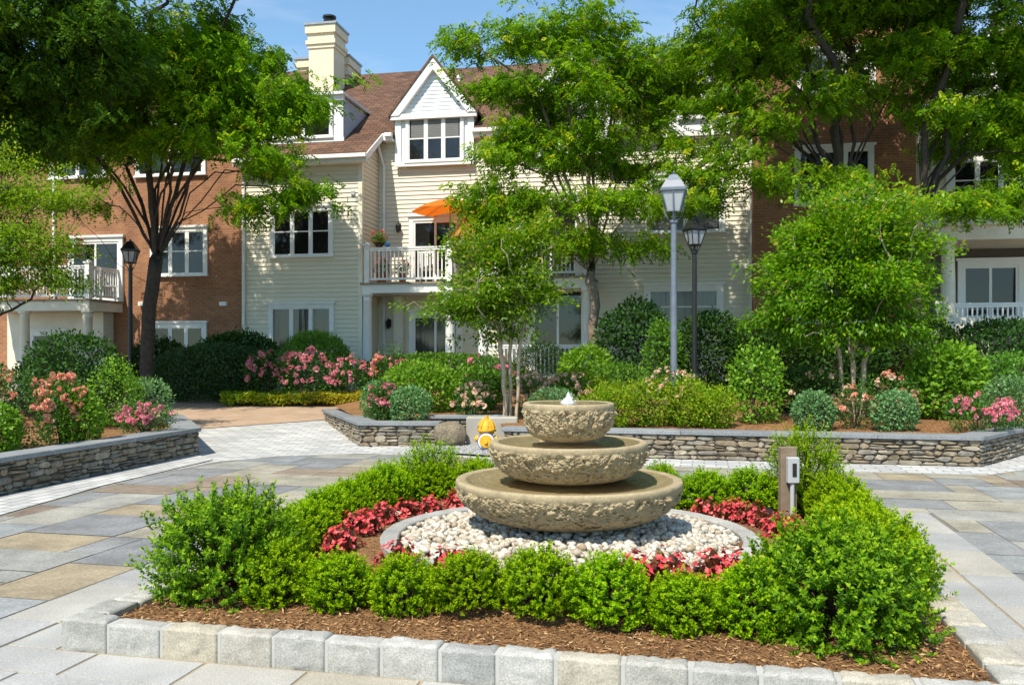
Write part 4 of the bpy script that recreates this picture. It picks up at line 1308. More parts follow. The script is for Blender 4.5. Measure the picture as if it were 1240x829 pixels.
# ============================================================ HYDRANT, POSTS, LAMPS
def hydrant():
    hp = Vector((-.42, 14.35, -.06))
    t = thing('fire_hydrant', 'yellow fire hydrant with blue and white ring on grey gravel', 'hydrant', hp, R(8))
    b = MB(); b.lathe([(.15, 0), (.15, .03), (.105, .035), (.10, .08), (.10, .36), (.125, .365), (.125, .40), (.105, .405)], 28); b.build('barrel', M_yellow, t, smooth=True)
    k = MB(); k.lathe([(.155, .405), (.16, .415), (.16, .44), (.135, .45), (.128, .50), (.10, .56), (.06, .60), (.035, .61), (.035, .63)], 28); bo = k.build('bonnet', M_yellow, t, smooth=True)
    n = MB(); n.lathe([(.028, .63), (.026, .67), (.0, .672)], 5); n.build('operating_nut', M_yellow, bo)
    rb_ = MB()
    for i in range(8):
        a = i * math.pi / 4
        rb_.tube([(.15*math.cos(a), .15*math.sin(a), .445), (.135*math.cos(a), .135*math.sin(a), .50), (.105*math.cos(a), .105*math.sin(a), .56), (.05*math.cos(a), .05*math.sin(a), .61)], .012, 6)
    rb_.build('bonnet_rib', M_yellow, bo, smooth=True)
    def noz(name, ang, z, r, L):
        d = Vector((math.cos(ang), math.sin(ang), 0))
        m = MB(); 
        for a, b_, q in ((.08, .08+L*.55, r*.8), (.08+L*.5, .08+L*.62, r*1.15), (.08+L*.62, .08+L, r)):
            m.tube([Vector((0,0,z)) + d*a, Vector((0,0,z)) + d*b_], q, 20)
        m.tube([Vector((0,0,z)) + d*(.08+L), Vector((0,0,z)) + d*(.08+L+.03)], r*.35, 5)
        return m.build(name, M_yellow, t, smooth=True)
    pn = noz('pumper_nozzle', -R(100), .25, .092, .15)
    noz('hose_nozzle', -R(12), .28, .055, .10); noz('hose_nozzle', R(168), .28, .055, .10)
    d = Vector((math.cos(-R(100)), math.sin(-R(100)), 0))
    def disc(r0, r1, off, mat, nm):
        m = MB(); n_ = 36; c = Vector((0, 0, .25)) + d*off; s = Vector((-d.y, d.x, 0)); vs = []
        for r, o in ((r0, 0), (r1, 0), (r1, .006), (r0, .006)):
            for i in range(n_):
                a = 6.2832*i/n_; vs.append(c + d*o + s*(r*math.cos(a)) + Vector((0,0,1))*(r*math.sin(a)))
        fs = []
        for q in range(4):
            for i in range(n_): fs.append((q*n_+i, q*n_+(i+1)%n_, ((q+1)%4)*n_+(i+1)%n_, ((q+1)%4)*n_+i))
        m.add(vs, fs); m.build(nm, mat, pn)
    disc(.075, .132, .135, M_ringwhite, 'reflective_ring'); disc(.134, .144, .135, M_blue, 'ring_edge')
hydrant()

def utility_post():
    p = bedp(1.66, 1.48, .16)
    t = thing('outlet_post', 'short weathered wooden post carrying a grey outdoor power outlet', 'post', p, R(4))
    m = MB(); m.box(-.068, .072, -.02, .05, -.05, .66); m.build('post', M_wood, t, bevel=.006)
    m = MB(); m.box(-.03, .07, -.085, -.024, .36, .58); bx = m.build('outlet_box', M_greybox, t, bevel=.008)
    m = MB(); m.box(.005, .04, -.091, -.086, .42, .53); m.build('outlet_cover', M_dark, bx)
    m = MB(); m.tube([(.015, -.055, -.03), (.015, -.055, .36)], .019, 10); m.build('conduit', M_greybox, t, smooth=True)
    q = bedp(1.47, 1.50, .16)
    t = thing('spotlight', 'small black garden spotlight among the pink begonias', 'spotlight', q, R(20))
    m = MB(); m.tube([(0, 0, -.02), (0, 0, .07)], .01, 8); m.build('stake', M_dark, t)
    m = MB(); m.tube([(0, .03, .055), (0, -.02, .085), (0, -.06, .11)], [.03, .042, .045], 14); m.build('lamp_head', M_dark, t, smooth=True)
utility_post()

def lamp_post(base, h, mat, label, s=1.0, rz=0):
    """post-top lantern: base shroud, pole, yoke arms, tapered four-sided lantern, roof, finial"""
    t = thing('street_lamp', label, 'street lamp', base, rz, None)
    hl = .84 * s                         # lantern with roof and finial
    zl = h - hl
    b = MB(); b.lathe([(.15, -.1), (.15, .04), (.13, .08), (.11, .45), (.13, .48), (.13, .52), (.10, .56), (.085, .60)], 20); b.build('lamp_base', mat, t, smooth=True)
    p = MB(); p.lathe([(.062, .58), (.058, 1.2), (.05, zl - .06), (.07, zl - .05), (.07, zl - .01), (.045, zl)], 16); p.build('pole', mat, t, smooth=True)
    a0, a1 = .105*s, .19*s               # half widths at foot and shoulder
    z0, z1 = zl + .14*s, zl + .47*s
    y = MB()
    for sx, sy in ((1,0),(-1,0),(0,1),(0,-1)):
        y.tube([(0, 0, zl - .03), (sx*.09*s, sy*.09*s, zl + .01), (sx*.16*s, sy*.16*s, zl + .13*s), (sx*.175*s, sy*.175*s, z1 - .12*s), (sx*(a1 + .005), sy*(a1+.005), z1)], .013*s, 6)
    y.tube([(0, 0, zl), (0, 0, z0)], .03*s, 8)
    y.build('yoke', mat, t, smooth=True)
    g = MB(); g.add([(x*a0*.97, yy*a0*.97, z0+.02*s) for x, yy in ((-1,-1),(1,-1),(1,1),(-1,1))] + [(x*a1*.97, yy*a1*.97, z1) for x, yy in ((-1,-1),(1,-1),(1,1),(-1,1))], [(0,1,5,4),(1,2,6,5),(2,3,7,6),(3,0,4,7),(0,3,2,1),(4,5,6,7)])
    g.build('lantern_glass', M_frost, t)
    f = MB()
    cs = ((-1,-1),(1,-1),(1,1),(-1,1))
    for i in range(4):
        (x, yy), (x2, y2) = cs[i], cs[(i+1)%4]
        f.tube([(x*a0, yy*a0, z0), (x*a1, yy*a1, z1)], .011*s, 6)
        f.tube([(x*a0, yy*a0, z0), (x2*a0, y2*a0, z0)], .014*s, 6); f.tube([(x*a1, yy*a1, z1), (x2*a1, y2*a1, z1)], .015*s, 6)
    f.build('lantern_frame', mat, t)
    r = MB(); w = a1 * 1.12
    prof = [(w, z1 + .012*s), (w, z1 + .05*s), (w*.93, z1 + .065*s), (w*.62, z1 + .19*s), (w*.36, z1 + .27*s), (w*.34, z1 + .29*s)]
    vs = []; fs = []
    for (q, z) in prof: vs += [(x*q, yy*q, z) for x, yy in cs]
    for i in range(len(prof) - 1):
        for k in range(4): fs.append((i*4+k, i*4+(k+1)%4, (i+1)*4+(k+1)%4, (i+1)*4+k))
    fs += [(0,3,2,1), tuple((len(prof)-1)*4+k for k in range(4))]
    r.add(vs, fs); ro = r.build('lantern_roof', mat, t)
    n = MB(); zf = z1 + .29*s; n.lathe([(w*.33, zf), (w*.2, zf+.02*s), (.016*s, zf+.03*s), (.03*s, zf+.05*s), (.012*s, zf+.065*s), (.004*s, hl + zl)], 12); n.build('finial', mat, ro, smooth=True)
b = at(816, 14.9, .42); lamp_post(b, hz(207, 14.9) - .42, M_lampgrey, 'tall blue-grey lamp post with frosted lantern, standing nearest behind the fountain', 1.0, R(-14))
b = at(841, 19.0, .6); lamp_post(b, hz(260, 19.0) - .6, M_dark, 'dark lamp post half hidden in shrubs just right of the blue-grey lamp', .95, R(20))
b = at(158, 22.6, .42); lamp_post(b, hz(289, 22.6) - .42, M_dark, 'black lamp post beside the locust trunk in front of the brick house', .9, R(5))

# ---- things on the balcony
zdk = zd
def pot(u, V, h, r, petals, label, foliage=L_mid, seed=1, mat=None, fl=26):
    t = thing('flower_pot', label, 'flower pot', hw(u, V, zdk + .003), random.uniform(0, 6))
    m = MB(); m.lathe([(r*.7, 0), (r, h*.85), (r*1.12, h*.86), (r*1.12, h), (r*.95, h), (r*.9, h*.9), (.0, h*.9)], 18); m.build('pot', mat or M_terra, t, smooth=True)
    n = 260; B = nrm(rng.normal(size=(n, 3))) * (rng.random((n, 1)) ** .4) * np.array([r*1.7, r*1.7, r*1.9]) + np.array([0, 0, h + r*1.1])
    B[:, 2] = np.maximum(B[:, 2], h * .8)
    link('leaves', np_mesh('leaves', leafquads(B, rdir(n), rdir(n), .07, .035), rnd=rng.random(n)), foliage, t)
    n = fl; D = nrm(rng.normal(size=(n, 3)) + np.array([0, -.4, .5])); B = D * np.array([r*1.8, r*1.8, r*2.0]) + np.array([0, 0, h + r*1.1])
    B = np.repeat(B, 5, 0) + rng.normal(0, .02, (n*5, 3))
    stuff(link('flowers', np_mesh('flowers', leafquads(B, rdir(n*5), rdir(n*5), .05, .045), rnd=rng.random(n*5)), petals, t))
pot(F(464, 335, VF+.45)[0], VF+.35, .30, .15, P_pink, 'terracotta pot of pink flowers at the left end of the balcony')
pot(F(488, 335, VF+.4)[0], VF+.35, .28, .13, P_red, 'terracotta pot of red flowers in the middle of the balcony', seed=2)
t = thing('hanging_basket', 'hanging basket of red and orange blooms above the left end of balcony', 'flower basket', hw(F(457, 285, VF+.1)[0], VF+.25, zdk+1.06))
m = MB(); m.lathe([(.05, -.02), (.16, .12), (.17, .14), (0, .13)], 16); m.build('basket', M_twig, t, smooth=True)
n = 300; B = nrm(rng.normal(size=(n, 3))) * (rng.random((n, 1)) ** .4) * np.array([.24, .24, .22]) + np.array([0, 0, .27])
link('leaves', np_mesh('leaves', leafquads(B, rdir(n), rdir(n), .07, .04), rnd=rng.random(n)), L_mid, t)
n = 70; B = rdir(n) * np.array([.25, .25, .23]) + np.array([0, 0, .30])
stuff(link('flowers', np_mesh('flowers', leafquads(B, rdir(n), rdir(n), .07, .06), rnd=rng.random(n)), P_red, t))
m = MB(); m.lathe([(0, -.09), (.05, -.075), (.09, 0), (.05, .075), (0, .09)], 16)
ob = m.build('glass_globe', plain('blue_glass', (.05, .25, .55), None, .15), smooth='all'); ob.location = hw(F(469, 285, VF)[0], VF+.02, zdk+1.03+.085)
tag(ob, 'blue round globe resting on the balcony rail beside the basket', 'globe')
# orange umbrella
uu = F(545, 265, VF+.55)[0]; zt = F(540, 241, VF+.55)[1]
t = thing('patio_umbrella', 'open orange patio umbrella shading the right end of the balcony', 'umbrella', hw(uu, VF+.55, zdk+.003))
m = MB(); m.tube([(0,0,0), (0,0,zt - zdk - .02)], .02, 8); m.build('pole', M_steel, t)
m = MB(); m.lathe([(.22, 0), (.22, .05), (.05, .09), (.03, .2)], 20); m.build('umbrella_base', M_dark, t, smooth=True)
m = MB(); ht = zt - zdk; n = 8; vs = [(0, 0, ht)]; fs = []
ring = [(.45, .09), (.85, .23), (1.15, .37)]
for (r, dz) in ring:
    for k in range(n*2):
        a = math.pi*k/n; rr_ = r * (1 if k % 2 == 0 else .93)
        vs.append((rr_*math.cos(a), rr_*math.sin(a), ht - dz + (0 if k % 2 == 0 else -.015)))
N2 = n*2
fs += [(0, 1+k, 1+(k+1) % N2) for k in range(N2)]
for q in range(2): fs += [(1+q*N2+k, 1+q*N2+(k+1)%N2, 1+(q+1)*N2+(k+1)%N2, 1+(q+1)*N2+k) for k in range(N2)]
m.add(vs, fs); m.build('canopy', M_orange, t)
m = MB()
for k in range(n): a = 2*math.pi*k/n; m.tube([(0,0,ht-.03), (1.1*math.cos(a), 1.1*math.sin(a), ht-.40)], .008, 4)
m.build('rib', M_steel, t)
# second, closed or drooping parasol to its right
uu = F(578, 285, VF+.2)[0]
t = thing('patio_umbrella', 'drooping dark orange umbrella on the balcony behind the small tree', 'umbrella', hw(uu, VF+.4, zd2+.003))
m = MB(); m.tube([(0,0,0), (0,0,1.9)], .02, 8); m.build('pole', M_steel, t)
m = MB(); m.lathe([(.9, 1.15), (.6, 1.55), (.3, 1.75), (0, 1.85)], 8); m.f = [f for f in m.f if len(f) <= 4]; m.r = m.r[:len(m.f)]; m.build('canopy', M_copper, t)
# chair on balcony
def chair(loc, rz, label, mat):
    t = thing('patio_chair', label, 'chair', loc, rz)
    m = MB(); m.box(-.24, .24, -.24, .24, .40, .44); m.build('seat', mat, t)
    m = MB()
    for i in range(6): m.box(-.22+i*.08, -.18+i*.08, .22, .245, .45, .88)
    m.box(-.24, .24, .215, .25, .88, .94); m.build('backrest', mat, t)
    for sx in (-1, 1):
        for sy in (-1, 1):
            m = MB(); m.box(sx*.22-.02, sx*.22+.02, sy*.21-.02, sy*.21+.02, 0, .40); m.build('leg', mat, t)
chair(hw(F(520, 330, VF+.6)[0], VF+.65, zdk+.003), R(160), 'white slatted chair on the balcony under the orange umbrella', M_white)
chair(hw(F(135, 350, VL-.6)[0], VL-.75, zdl+.003), R(120), 'white slatted chair on the brick house balcony', M_white)
# flag on the brick house
fu, fz = F(101, 300, VL-.5)
t = thing('flag', 'small hanging striped flag by the brick house balcony', 'flag', hw(F(97, 290, VL)[0], VL-.02, fz))
m = MB(); m.tube([(0, 0, 0), (.15, -.55, .38)], .014, 6); m.build('flagpole', M_white, t)
m = MB(); cs = 7
def fp(i, j): return (.14+.01*math.sin(j*2)-.02*i*.3 + .05*(i/6), -.52+.07*i, .33 - .085*j*1 - .04*i*0 + .045*(6-i)/6*0 )
for j in range(7):
    for i in range(6):
        if j % 2 == 0: m.quad(fp(i,j), fp(i+1,j), fp(i+1,j+1), fp(i,j+1))
m.build('stripe', M_red, t)
m = MB()
for j in range(1, 7, 2):
    for i in range(6): m.quad(fp(i,j), fp(i+1,j), fp(i+1,j+1), fp(i,j+1))
m.build('stripe', M_white, t)

# ============================================================ PLANTS
# ---- boxwoods: shoots that radiate, small leaves in pairs along each shoot
def boxwood_mesh(name, rx, rz_, shoots, leaf, per, mat, seed, loose=.12, flat=.0, skirt=-.62):
    g = np.random.default_rng(seed)
    n = shoots
    D = nrm(g.normal(size=(n * 3, 3))); D = D[D[:, 2] > skirt][:n]; n = len(D)
    # lumps give the outline its unevenness
    lump = nrm(g.normal(size=(16, 3)))
    k = np.max(np.clip((D @ lump.T - .72) / .28, 0, 1) * g.uniform(.05, .16, 16), axis=1)
    rad = (.84 + k + g.normal(0, loose * .5, n) + (g.random(n) < .10) * g.uniform(.03, loose * 1.3, n)).clip(.5, 1.26)
    ell = 1 / np.sqrt((D[:, 0]**2 + D[:, 1]**2) / rx**2 + (D[:, 2] / rz_)**2)
    low = D[:, 2] < 0
    ell = np.where(low, 1 / np.sqrt((D[:, 0]**2 + D[:, 1]**2) / rx**2 + (D[:, 2] / (rz_ * 1.35))**2), ell)
    tip = D * (ell * rad)[:, None]
    ax = nrm(D * np.array([1, 1, .8]) + np.array([0, 0, .62]) + g.normal(0, .28, (n, 3)))
    ln = g.uniform(.26, .46, n) * min(rx, rz_)
    base = tip - ax * ln[:, None]
    t = np.linspace(0, 1, per)
    P = base[:, None] + (tip - base)[:, None] * t[None, :, None] + np.array([0, 0, -1.0]) * (.06 * rx * (1 - t) * t)[None, :, None]
    side = nrm(np.cross(ax, g.normal(size=(n, 3)))); up = np.cross(ax, side)
    Bs, As, Ns, Ls, Rs = [], [], [], [], []
    for q in range(per):
        a = q * 1.7 + g.uniform(0, 6.28, n)
        s = side * np.cos(a)[:, None] + up * np.sin(a)[:, None]
        for sg in (1, -1):
            Bs.append(P[:, q]); As.append(nrm(s * sg + ax * g.uniform(.3, .9, n)[:, None] + g.normal(0, .15, (n, 3)))); Ns.append(ax + g.normal(0, .35, (n, 3)))
            Ls.append(leaf * g.uniform(.7, 1.15, n) * (1 - .35 * (t[q] > .93)))
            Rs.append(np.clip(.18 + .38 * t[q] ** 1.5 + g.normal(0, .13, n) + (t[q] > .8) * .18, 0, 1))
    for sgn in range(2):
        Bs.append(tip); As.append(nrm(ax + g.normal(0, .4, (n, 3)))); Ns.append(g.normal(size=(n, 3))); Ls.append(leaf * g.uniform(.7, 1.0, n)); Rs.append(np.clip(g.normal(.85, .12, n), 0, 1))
    B = np.concatenate(Bs); L = np.concatenate(Ls)
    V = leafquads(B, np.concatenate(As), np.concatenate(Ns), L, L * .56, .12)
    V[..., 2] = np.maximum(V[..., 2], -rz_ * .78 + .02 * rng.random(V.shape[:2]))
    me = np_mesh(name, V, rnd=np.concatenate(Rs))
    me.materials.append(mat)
    # woody stems
    st = MB()
    for i in range(0, n, max(1, n // 60)):
        b0 = Vector((base[i][0] * .12, base[i][1] * .12, -rz_ * .62))
        st.tube([b0, Vector(base[i]) * .6 + b0 * .25, Vector(base[i])], [.009, .006, .003], 4, False)
    sm = st.mesh(name + '_stems'); sm.materials.append(M_twig)
    return me, sm
def plant(name, label, cat, loc, parts, rz=0, scale=1, group=None, lift=0):
    t = thing(name, label, cat, loc, rz, group)
    for nm, me in parts:
        c = link(nm, me, None, t); c.location = (0, 0, lift)
    if scale != 1: t.scale = (scale,) * 3 if not hasattr(scale, '__len__') else scale
    return t
BX = []
for s in range(5):
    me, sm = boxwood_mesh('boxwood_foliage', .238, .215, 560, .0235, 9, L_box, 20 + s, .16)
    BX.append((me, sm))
ORD = ['first', 'second', 'third', 'fourth', 'fifth', 'sixth', 'seventh', 'eighth', 'ninth', 'tenth', 'eleventh', 'twelfth']
def boxwood(u, v, label, s=1.0, group='boxwoods edging the fountain bed'):
    me, sm = random.choice(BX)
    p = bedp(u, v); z = bedz(p.x, p.y)
    h = .25 * s
    t = plant('boxwood_shrub', label, 'shrub', (p.x, p.y, z - .01), [('foliage', me), ('stems', sm)], random.uniform(0, 6.28), (s * random.uniform(.95, 1.06), s * random.uniform(.95, 1.06), s * random.uniform(.9, 1.08)), group, .175)
    return t
us = [-1.46, -1.08, -.69, -.30, .09, .48, .86, 1.22]
for i, u in enumerate(us):
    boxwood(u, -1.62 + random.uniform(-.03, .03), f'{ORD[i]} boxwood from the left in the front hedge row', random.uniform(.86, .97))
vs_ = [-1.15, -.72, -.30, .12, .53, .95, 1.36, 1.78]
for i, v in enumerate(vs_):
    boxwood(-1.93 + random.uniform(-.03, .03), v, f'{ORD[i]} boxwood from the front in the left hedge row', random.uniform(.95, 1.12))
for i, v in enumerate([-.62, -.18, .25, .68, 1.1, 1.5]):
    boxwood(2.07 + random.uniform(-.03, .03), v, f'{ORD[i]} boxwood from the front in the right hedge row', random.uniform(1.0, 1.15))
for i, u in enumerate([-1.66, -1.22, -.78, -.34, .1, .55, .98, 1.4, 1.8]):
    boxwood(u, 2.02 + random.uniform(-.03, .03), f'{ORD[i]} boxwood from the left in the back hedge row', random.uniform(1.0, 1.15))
me, sm = boxwood_mesh('boxwood_foliage', .36, .36, 560, .024, 10, L_box, 77, .22)
p = bedp(-1.75, 2.1); plant('boxwood_shrub', 'larger bright boxwood at the back left corner of the bed', 'shrub', (p.x, p.y, .17), [('foliage', me), ('stems', sm)], 1, (1, 1, .95), None, .24)
p = bedp(1.86, 2.0); plant('boxwood_shrub', 'tall bright boxwood at the back right corner behind the outlet post', 'shrub', (p.x, p.y, .17), [('foliage', me), ('stems', sm)], 3, (.95, .95, 1.2), None, .30)
# loose corner shrubs, taller, with shinier leaves
me, sm = boxwood_mesh('corner_foliage', .45, .36, 900, .030, 11, L_holly, 41, .26)
p = bedp(-1.86, -1.46); plant('corner_shrub', 'large loose glossy shrub at the front left corner of the fountain bed', 'shrub', (p.x, p.y, .16), [('foliage', me), ('stems', sm)], .6, 1, None, .28)
me, sm = boxwood_mesh('corner_foliage', .455, .325, 1150, .031, 11, L_holly, 43, .26)
p = bedp(1.64, -1.5); plant('corner_shrub', 'largest spreading glossy shrub at the front right corner of the fountain bed', 'shrub', (p.x, p.y, .16), [('foliage', me), ('stems', sm)], 2.2, 1, None, .26)

# ---- begonias
def begonia_proto(seed):
    g = np.random.default_rng(seed)
    n = 90; D = nrm(g.normal(size=(n, 3)) + np.array([0, 0, .35])); D[:, 2] = np.abs(D[:, 2])
    r = g.uniform(.45, 1, n)[:, None]; B = D * r * np.array([.115, .115, .13])
    lv = np_mesh('begonia_leaves', leafquads(B, nrm(D + g.normal(0, .5, (n, 3))), g.normal(0, .4, (n, 3)) + np.array([0, 0, 1]), g.uniform(.045, .07, n), g.uniform(.035, .055, n), .1), rnd=g.random(n)); lv.materials.append(L_bronze)
    m = 62; D = nrm(g.normal(size=(m, 3)) + np.array([0, 0, .5])); D[:, 2] = np.abs(D[:, 2])
    C = D * np.array([.14, .14, .175]) * g.uniform(.75, 1.1, m)[:, None]
    Bs, As, Ns = [], [], []
    for k in range(4):
        s = nrm(np.cross(D, g.normal(size=(m, 3)))); 
        Bs.append(C); As.append(nrm(s + D * .35)); Ns.append(D)
    B = np.concatenate(Bs)
    FV = leafquads(B, np.concatenate(As), np.concatenate(Ns), g.uniform(.018, .031, len(B)), g.uniform(.019, .029, len(B)), .05)
    S0 = np.tile(np.array([0, 0, .02]), (m, 1)); SV = leafquads(S0, C - S0, g.normal(size=(m, 3)), np.linalg.norm(C - S0, axis=1), .0035, 0)   # flower stalks
    fl = np_mesh('begonia_flowers', np.concatenate([FV, SV]), rnd=np.concatenate([np.clip(g.normal(.4, .28, len(B)), 0, 1), np.zeros(m)])); fl.materials.append(P_red)
    return lv, fl
BG = [begonia_proto(60 + s) for s in range(4)]
def begonia(u, v, label, s=1.0):
    p = bedp(u, v); lv, fl = random.choice(BG)
    tb = plant('begonia', label, 'flower', (p.x, p.y, bedz(p.x, p.y) - .01), [('leaves', lv), ('flowers', fl)], random.uniform(0, 6), s, 'begonias round the pebble ring')
    tb.children[1]['kind'] = 'stuff'
def rowlab(i, n, where): return f'{ORD[i]} red-pink begonia from the front {where}'
lrow = [(-1.48, -.62), (-1.62, -.36), (-1.50, -.16), (-1.66, .06), (-1.52, .26), (-1.62, .50), (-1.46, .66), (-1.56, .90), (-1.38, 1.02), (-1.46, 1.28), (-1.2, 1.36), (-1.28, 1.62)]
for i, (u, v) in enumerate(lrow): begonia(u, v, rowlab(i, len(lrow), 'along the left of the pebble ring'), random.uniform(.95, 1.2))
rrow = [(1.50, .42), (1.62, .62), (1.52, .86), (1.60, 1.08), (1.44, 1.14), (1.36, 1.36), (1.16, 1.42), (1.22, 1.58), (.98, 1.6)]
for i, (u, v) in enumerate(rrow): begonia(u, v, rowlab(i, len(rrow), 'right of the pebble ring'), random.uniform(.9, 1.12))
for (u, v, l) in ((1.02, -1.04, 'red-pink begonia clump standing clear before the front of the pebble ring'), (.74, -1.22, 'small red begonia peeking over the front boxwoods right of centre'), (.55, -1.34, 'half hidden red begonia behind the front boxwoods nearest the centre'), (-.86, -1.22, 'red begonia behind the second boxwood of the front row'), (-.48, -1.36, 'red begonia at the front left edge of the pebble ring'), (1.18, -1.02, 'red-pink begonia beside the large corner shrub')):
    begonia(u, v, l, random.uniform(1.1, 1.3))

# ---- general shrubs: leaves on a lumpy shell with a filled interior
def shrub_mesh(name, rx, ry, rz_, n, leaf, mat, seed, lumps=14, lumpy=.22, fuzz=.10, up=.3, asp=.55, bottom=-.35, droop=0, wild=.6):
    g = np.random.default_rng(seed)
    D = nrm(g.normal(size=(int(n * 2.2), 3))); D = D[D[:, 2] > bottom][:n]; n = len(D)
    low = D[:, 2] < 0; hxy = np.linalg.norm(D[:, :2], axis=1, keepdims=True)
    D0 = D.copy()
    D = np.where(low[:, None], np.concatenate([D[:, :2] / hxy * (1 - .42 * D[:, 2:] ** 2), D[:, 2:] * 1.15], 1), D)      # skirts that reach the soil
    lump = nrm(g.normal(size=(lumps, 3))); lump[:, 2] = np.abs(lump[:, 2]) * g.choice([1, 1, 1, -.3], lumps)
    c = D0 @ lump.T
    k = np.max(np.clip((c - .62) / .38, 0, 1) ** .7 * g.uniform(.5, 1, lumps), axis=1) * lumpy
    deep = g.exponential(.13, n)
    r = np.clip(1 - lumpy * .7 + k - deep + g.normal(0, fuzz * .5, n), .25, 1.5)
    P = D * r[:, None] * np.array([rx, ry, rz_])
    P[:, 2] = np.where(low, D[:, 2] * rz_ * (.95 + .1 * g.random(n)), P[:, 2])
    nr = nrm(D / np.array([rx, ry, rz_]))
    A = nrm(nr * .8 + g.normal(0, wild, (n, 3)) + np.array([0, 0, up]))
    N = nrm(nr + np.array([0, 0, .6]) + g.normal(0, .45, (n, 3)))
    L = leaf * g.uniform(.65, 1.2, n)
    V = leafquads(P, A, N, L, L * asp, .12, droop)
    V[..., 2] = np.maximum(V[..., 2], -rz_ * .98)
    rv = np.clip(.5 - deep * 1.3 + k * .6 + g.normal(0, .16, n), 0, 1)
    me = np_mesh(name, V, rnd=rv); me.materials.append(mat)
    return me
def stems_mesh(rx, rz_, n=9, rad=.014):
    m = MB()
    for i in range(n):
        a = 6.283 * i / n + random.uniform(-.3, .3); q = random.uniform(.25, .7)
        m.tube([(.05*rx*math.cos(a), .05*rx*math.sin(a), -rz_*1.0), (.5*q*rx*math.cos(a), .5*q*rx*math.sin(a), -rz_*.4), (q*rx*math.cos(a), q*rx*math.sin(a), rz_*.3)], [rad, rad*.7, rad*.35], 5, False)
    me = m.mesh('stems'); me.materials.append(M_twig); return me
_sd = [100]
def shrub(name, label, cat, px0, px1, py0, py1, d, mat, leaf, n, dy=None, group=None, zg=None, **k):
    """bounding box in photo pixels at depth d; the foot goes down to the soil"""
    _sd[0] += 1
    x0, x1 = at(px0, d).x, at(px1, d).x
    ztop = hz(py0, d)
    zg = zg if zg is not None else rbz((x0 + x1) / 2, d)
    zb_ = max(zg - .05, min(hz(py1, d), zg + .15)) if py1 else zg - .03
    rx = (x1 - x0) / 2; rz_ = max(.12, (ztop - zg + .02) / 2); ry = dy or rx * .85
    t = thing(name, label, cat, ((x0 + x1) / 2, d, zg), 0, group)
    k.setdefault('bottom', -.8)
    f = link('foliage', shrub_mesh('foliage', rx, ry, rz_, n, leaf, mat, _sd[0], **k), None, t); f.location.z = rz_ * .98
    s = link('stems', stems_mesh(rx, rz_), None, t); s.location.z = rz_ * .98
    return t, rx, ry, rz_
# ---- rose blooms (one mesh per colour, copied)
def bloom_proto(mat, seed, r=.05):
    g = np.random.default_rng(seed); Bs, As, Ns, Ls, Rs = [], [], [], [], []
    for ring, (k, tilt, l) in enumerate(((6, .25, 1.0), (6, .7, .85), (5, 1.4, .65), (3, 3, .5))):
        for i in range(k):
            a = 6.283 * i / k + ring * .5 + g.uniform(-.15, .15)
            d = np.array([math.cos(a), math.sin(a), 0])
            A = nrm(d + np.array([0, 0, tilt])); Bs.append(d * r * .08 + np.array([0, 0, r * .1 * ring])); As.append(A); Ns.append(np.array([0, 0, 1.0]) - d * tilt * .6); Ls.append(r * l); Rs.append(g.uniform(0, 1) * .6 + (3 - ring) * .12)
    B = np.array(Bs); L = np.array(Ls)
    me = np_mesh('bloom', leafquads(B, np.array(As), np.array(Ns), L, L * .95, -.12, 0, .62), rnd=np.clip(Rs, 0, 1)); me.materials.append(mat); return me
def cluster_proto(mat, seed, spread=.058, k=6, r=.045):
    g = np.random.default_rng(seed)
    V = []; Rn = []
    for i in range(k):
        o = nrm(g.normal(size=3) + np.array([0, 0, .5])) * spread * g.uniform(.5, 1)
        bm_ = bloom_proto(mat, seed * 10 + i, r * g.uniform(.8, 1.15))
        co = np.empty(len(bm_.vertices) * 3, np.float32); bm_.vertices.foreach_get('co', co); co = co.reshape(-1, 4, 3)
        rv = np.empty(len(bm_.polygons), np.float32); bm_.attributes['rnd'].data.foreach_get('value', rv)
        q = Vector((0, 0, 1)).rotation_difference(Vector(nrm(o + np.array([0, -.02, .04]))))
        M3 = np.array(q.to_matrix())
        V.append(co @ M3.T + o); Rn.append(np.clip(rv + g.normal(0, .15), 0, 1))
        bpy.data.meshes.remove(bm_)
    me = np_mesh('bloom_cluster', np.concatenate(V), rnd=np.concatenate(Rn)); me.materials.append(mat); return me
BL = {m.name: [cluster_proto(m, 5 + i, k=5 + i) for i in range(3)] for m in (P_pink, P_salmon, P_pale)}
BLS = {m.name: [cluster_proto(m, 15 + i, .036, 3 + i, .034) for i in range(3)] for m in (P_pink, P_salmon, P_pale)}
def rose(label, px0, px1, py0, py1, d, petals, n=14, size=1.0, leaf=.05, nl=2200, mat=None, small=False, zg=None, top=.0, **k):
    t, rx, ry, rz_ = shrub('rose_bush', label, 'rose bush', px0, px1, py0, py1, d, mat or L_rose, leaf, nl, zg=zg, lumpy=.3, fuzz=.2, **k)
    mats = petals if isinstance(petals, (list, tuple)) else [petals]
    for i in range(n):
        a = random.uniform(-math.pi, 0.15); e = math.asin(random.uniform(top - .25, 1))
        D = Vector((math.cos(a) * math.cos(e), math.sin(a) * math.cos(e), math.sin(e)))
        r = random.uniform(.86, 1.06)
        m = random.choice(mats)
        b = link('bloom', random.choice((BLS if small else BL)[m.name]), None, t)
        b.location = (D.x * rx * r, D.y * ry * r, rz_ * .98 + D.z * rz_ * r)
        b.rotation_euler = (random.uniform(-.5, .5) + .35, random.uniform(-.5, .5), random.uniform(0, 6.28))
        b.scale = (size * .82 * random.uniform(.75, 1.2),) * 3
    return t

def Lz(px, d): return lbz(at(px, d).x, d)
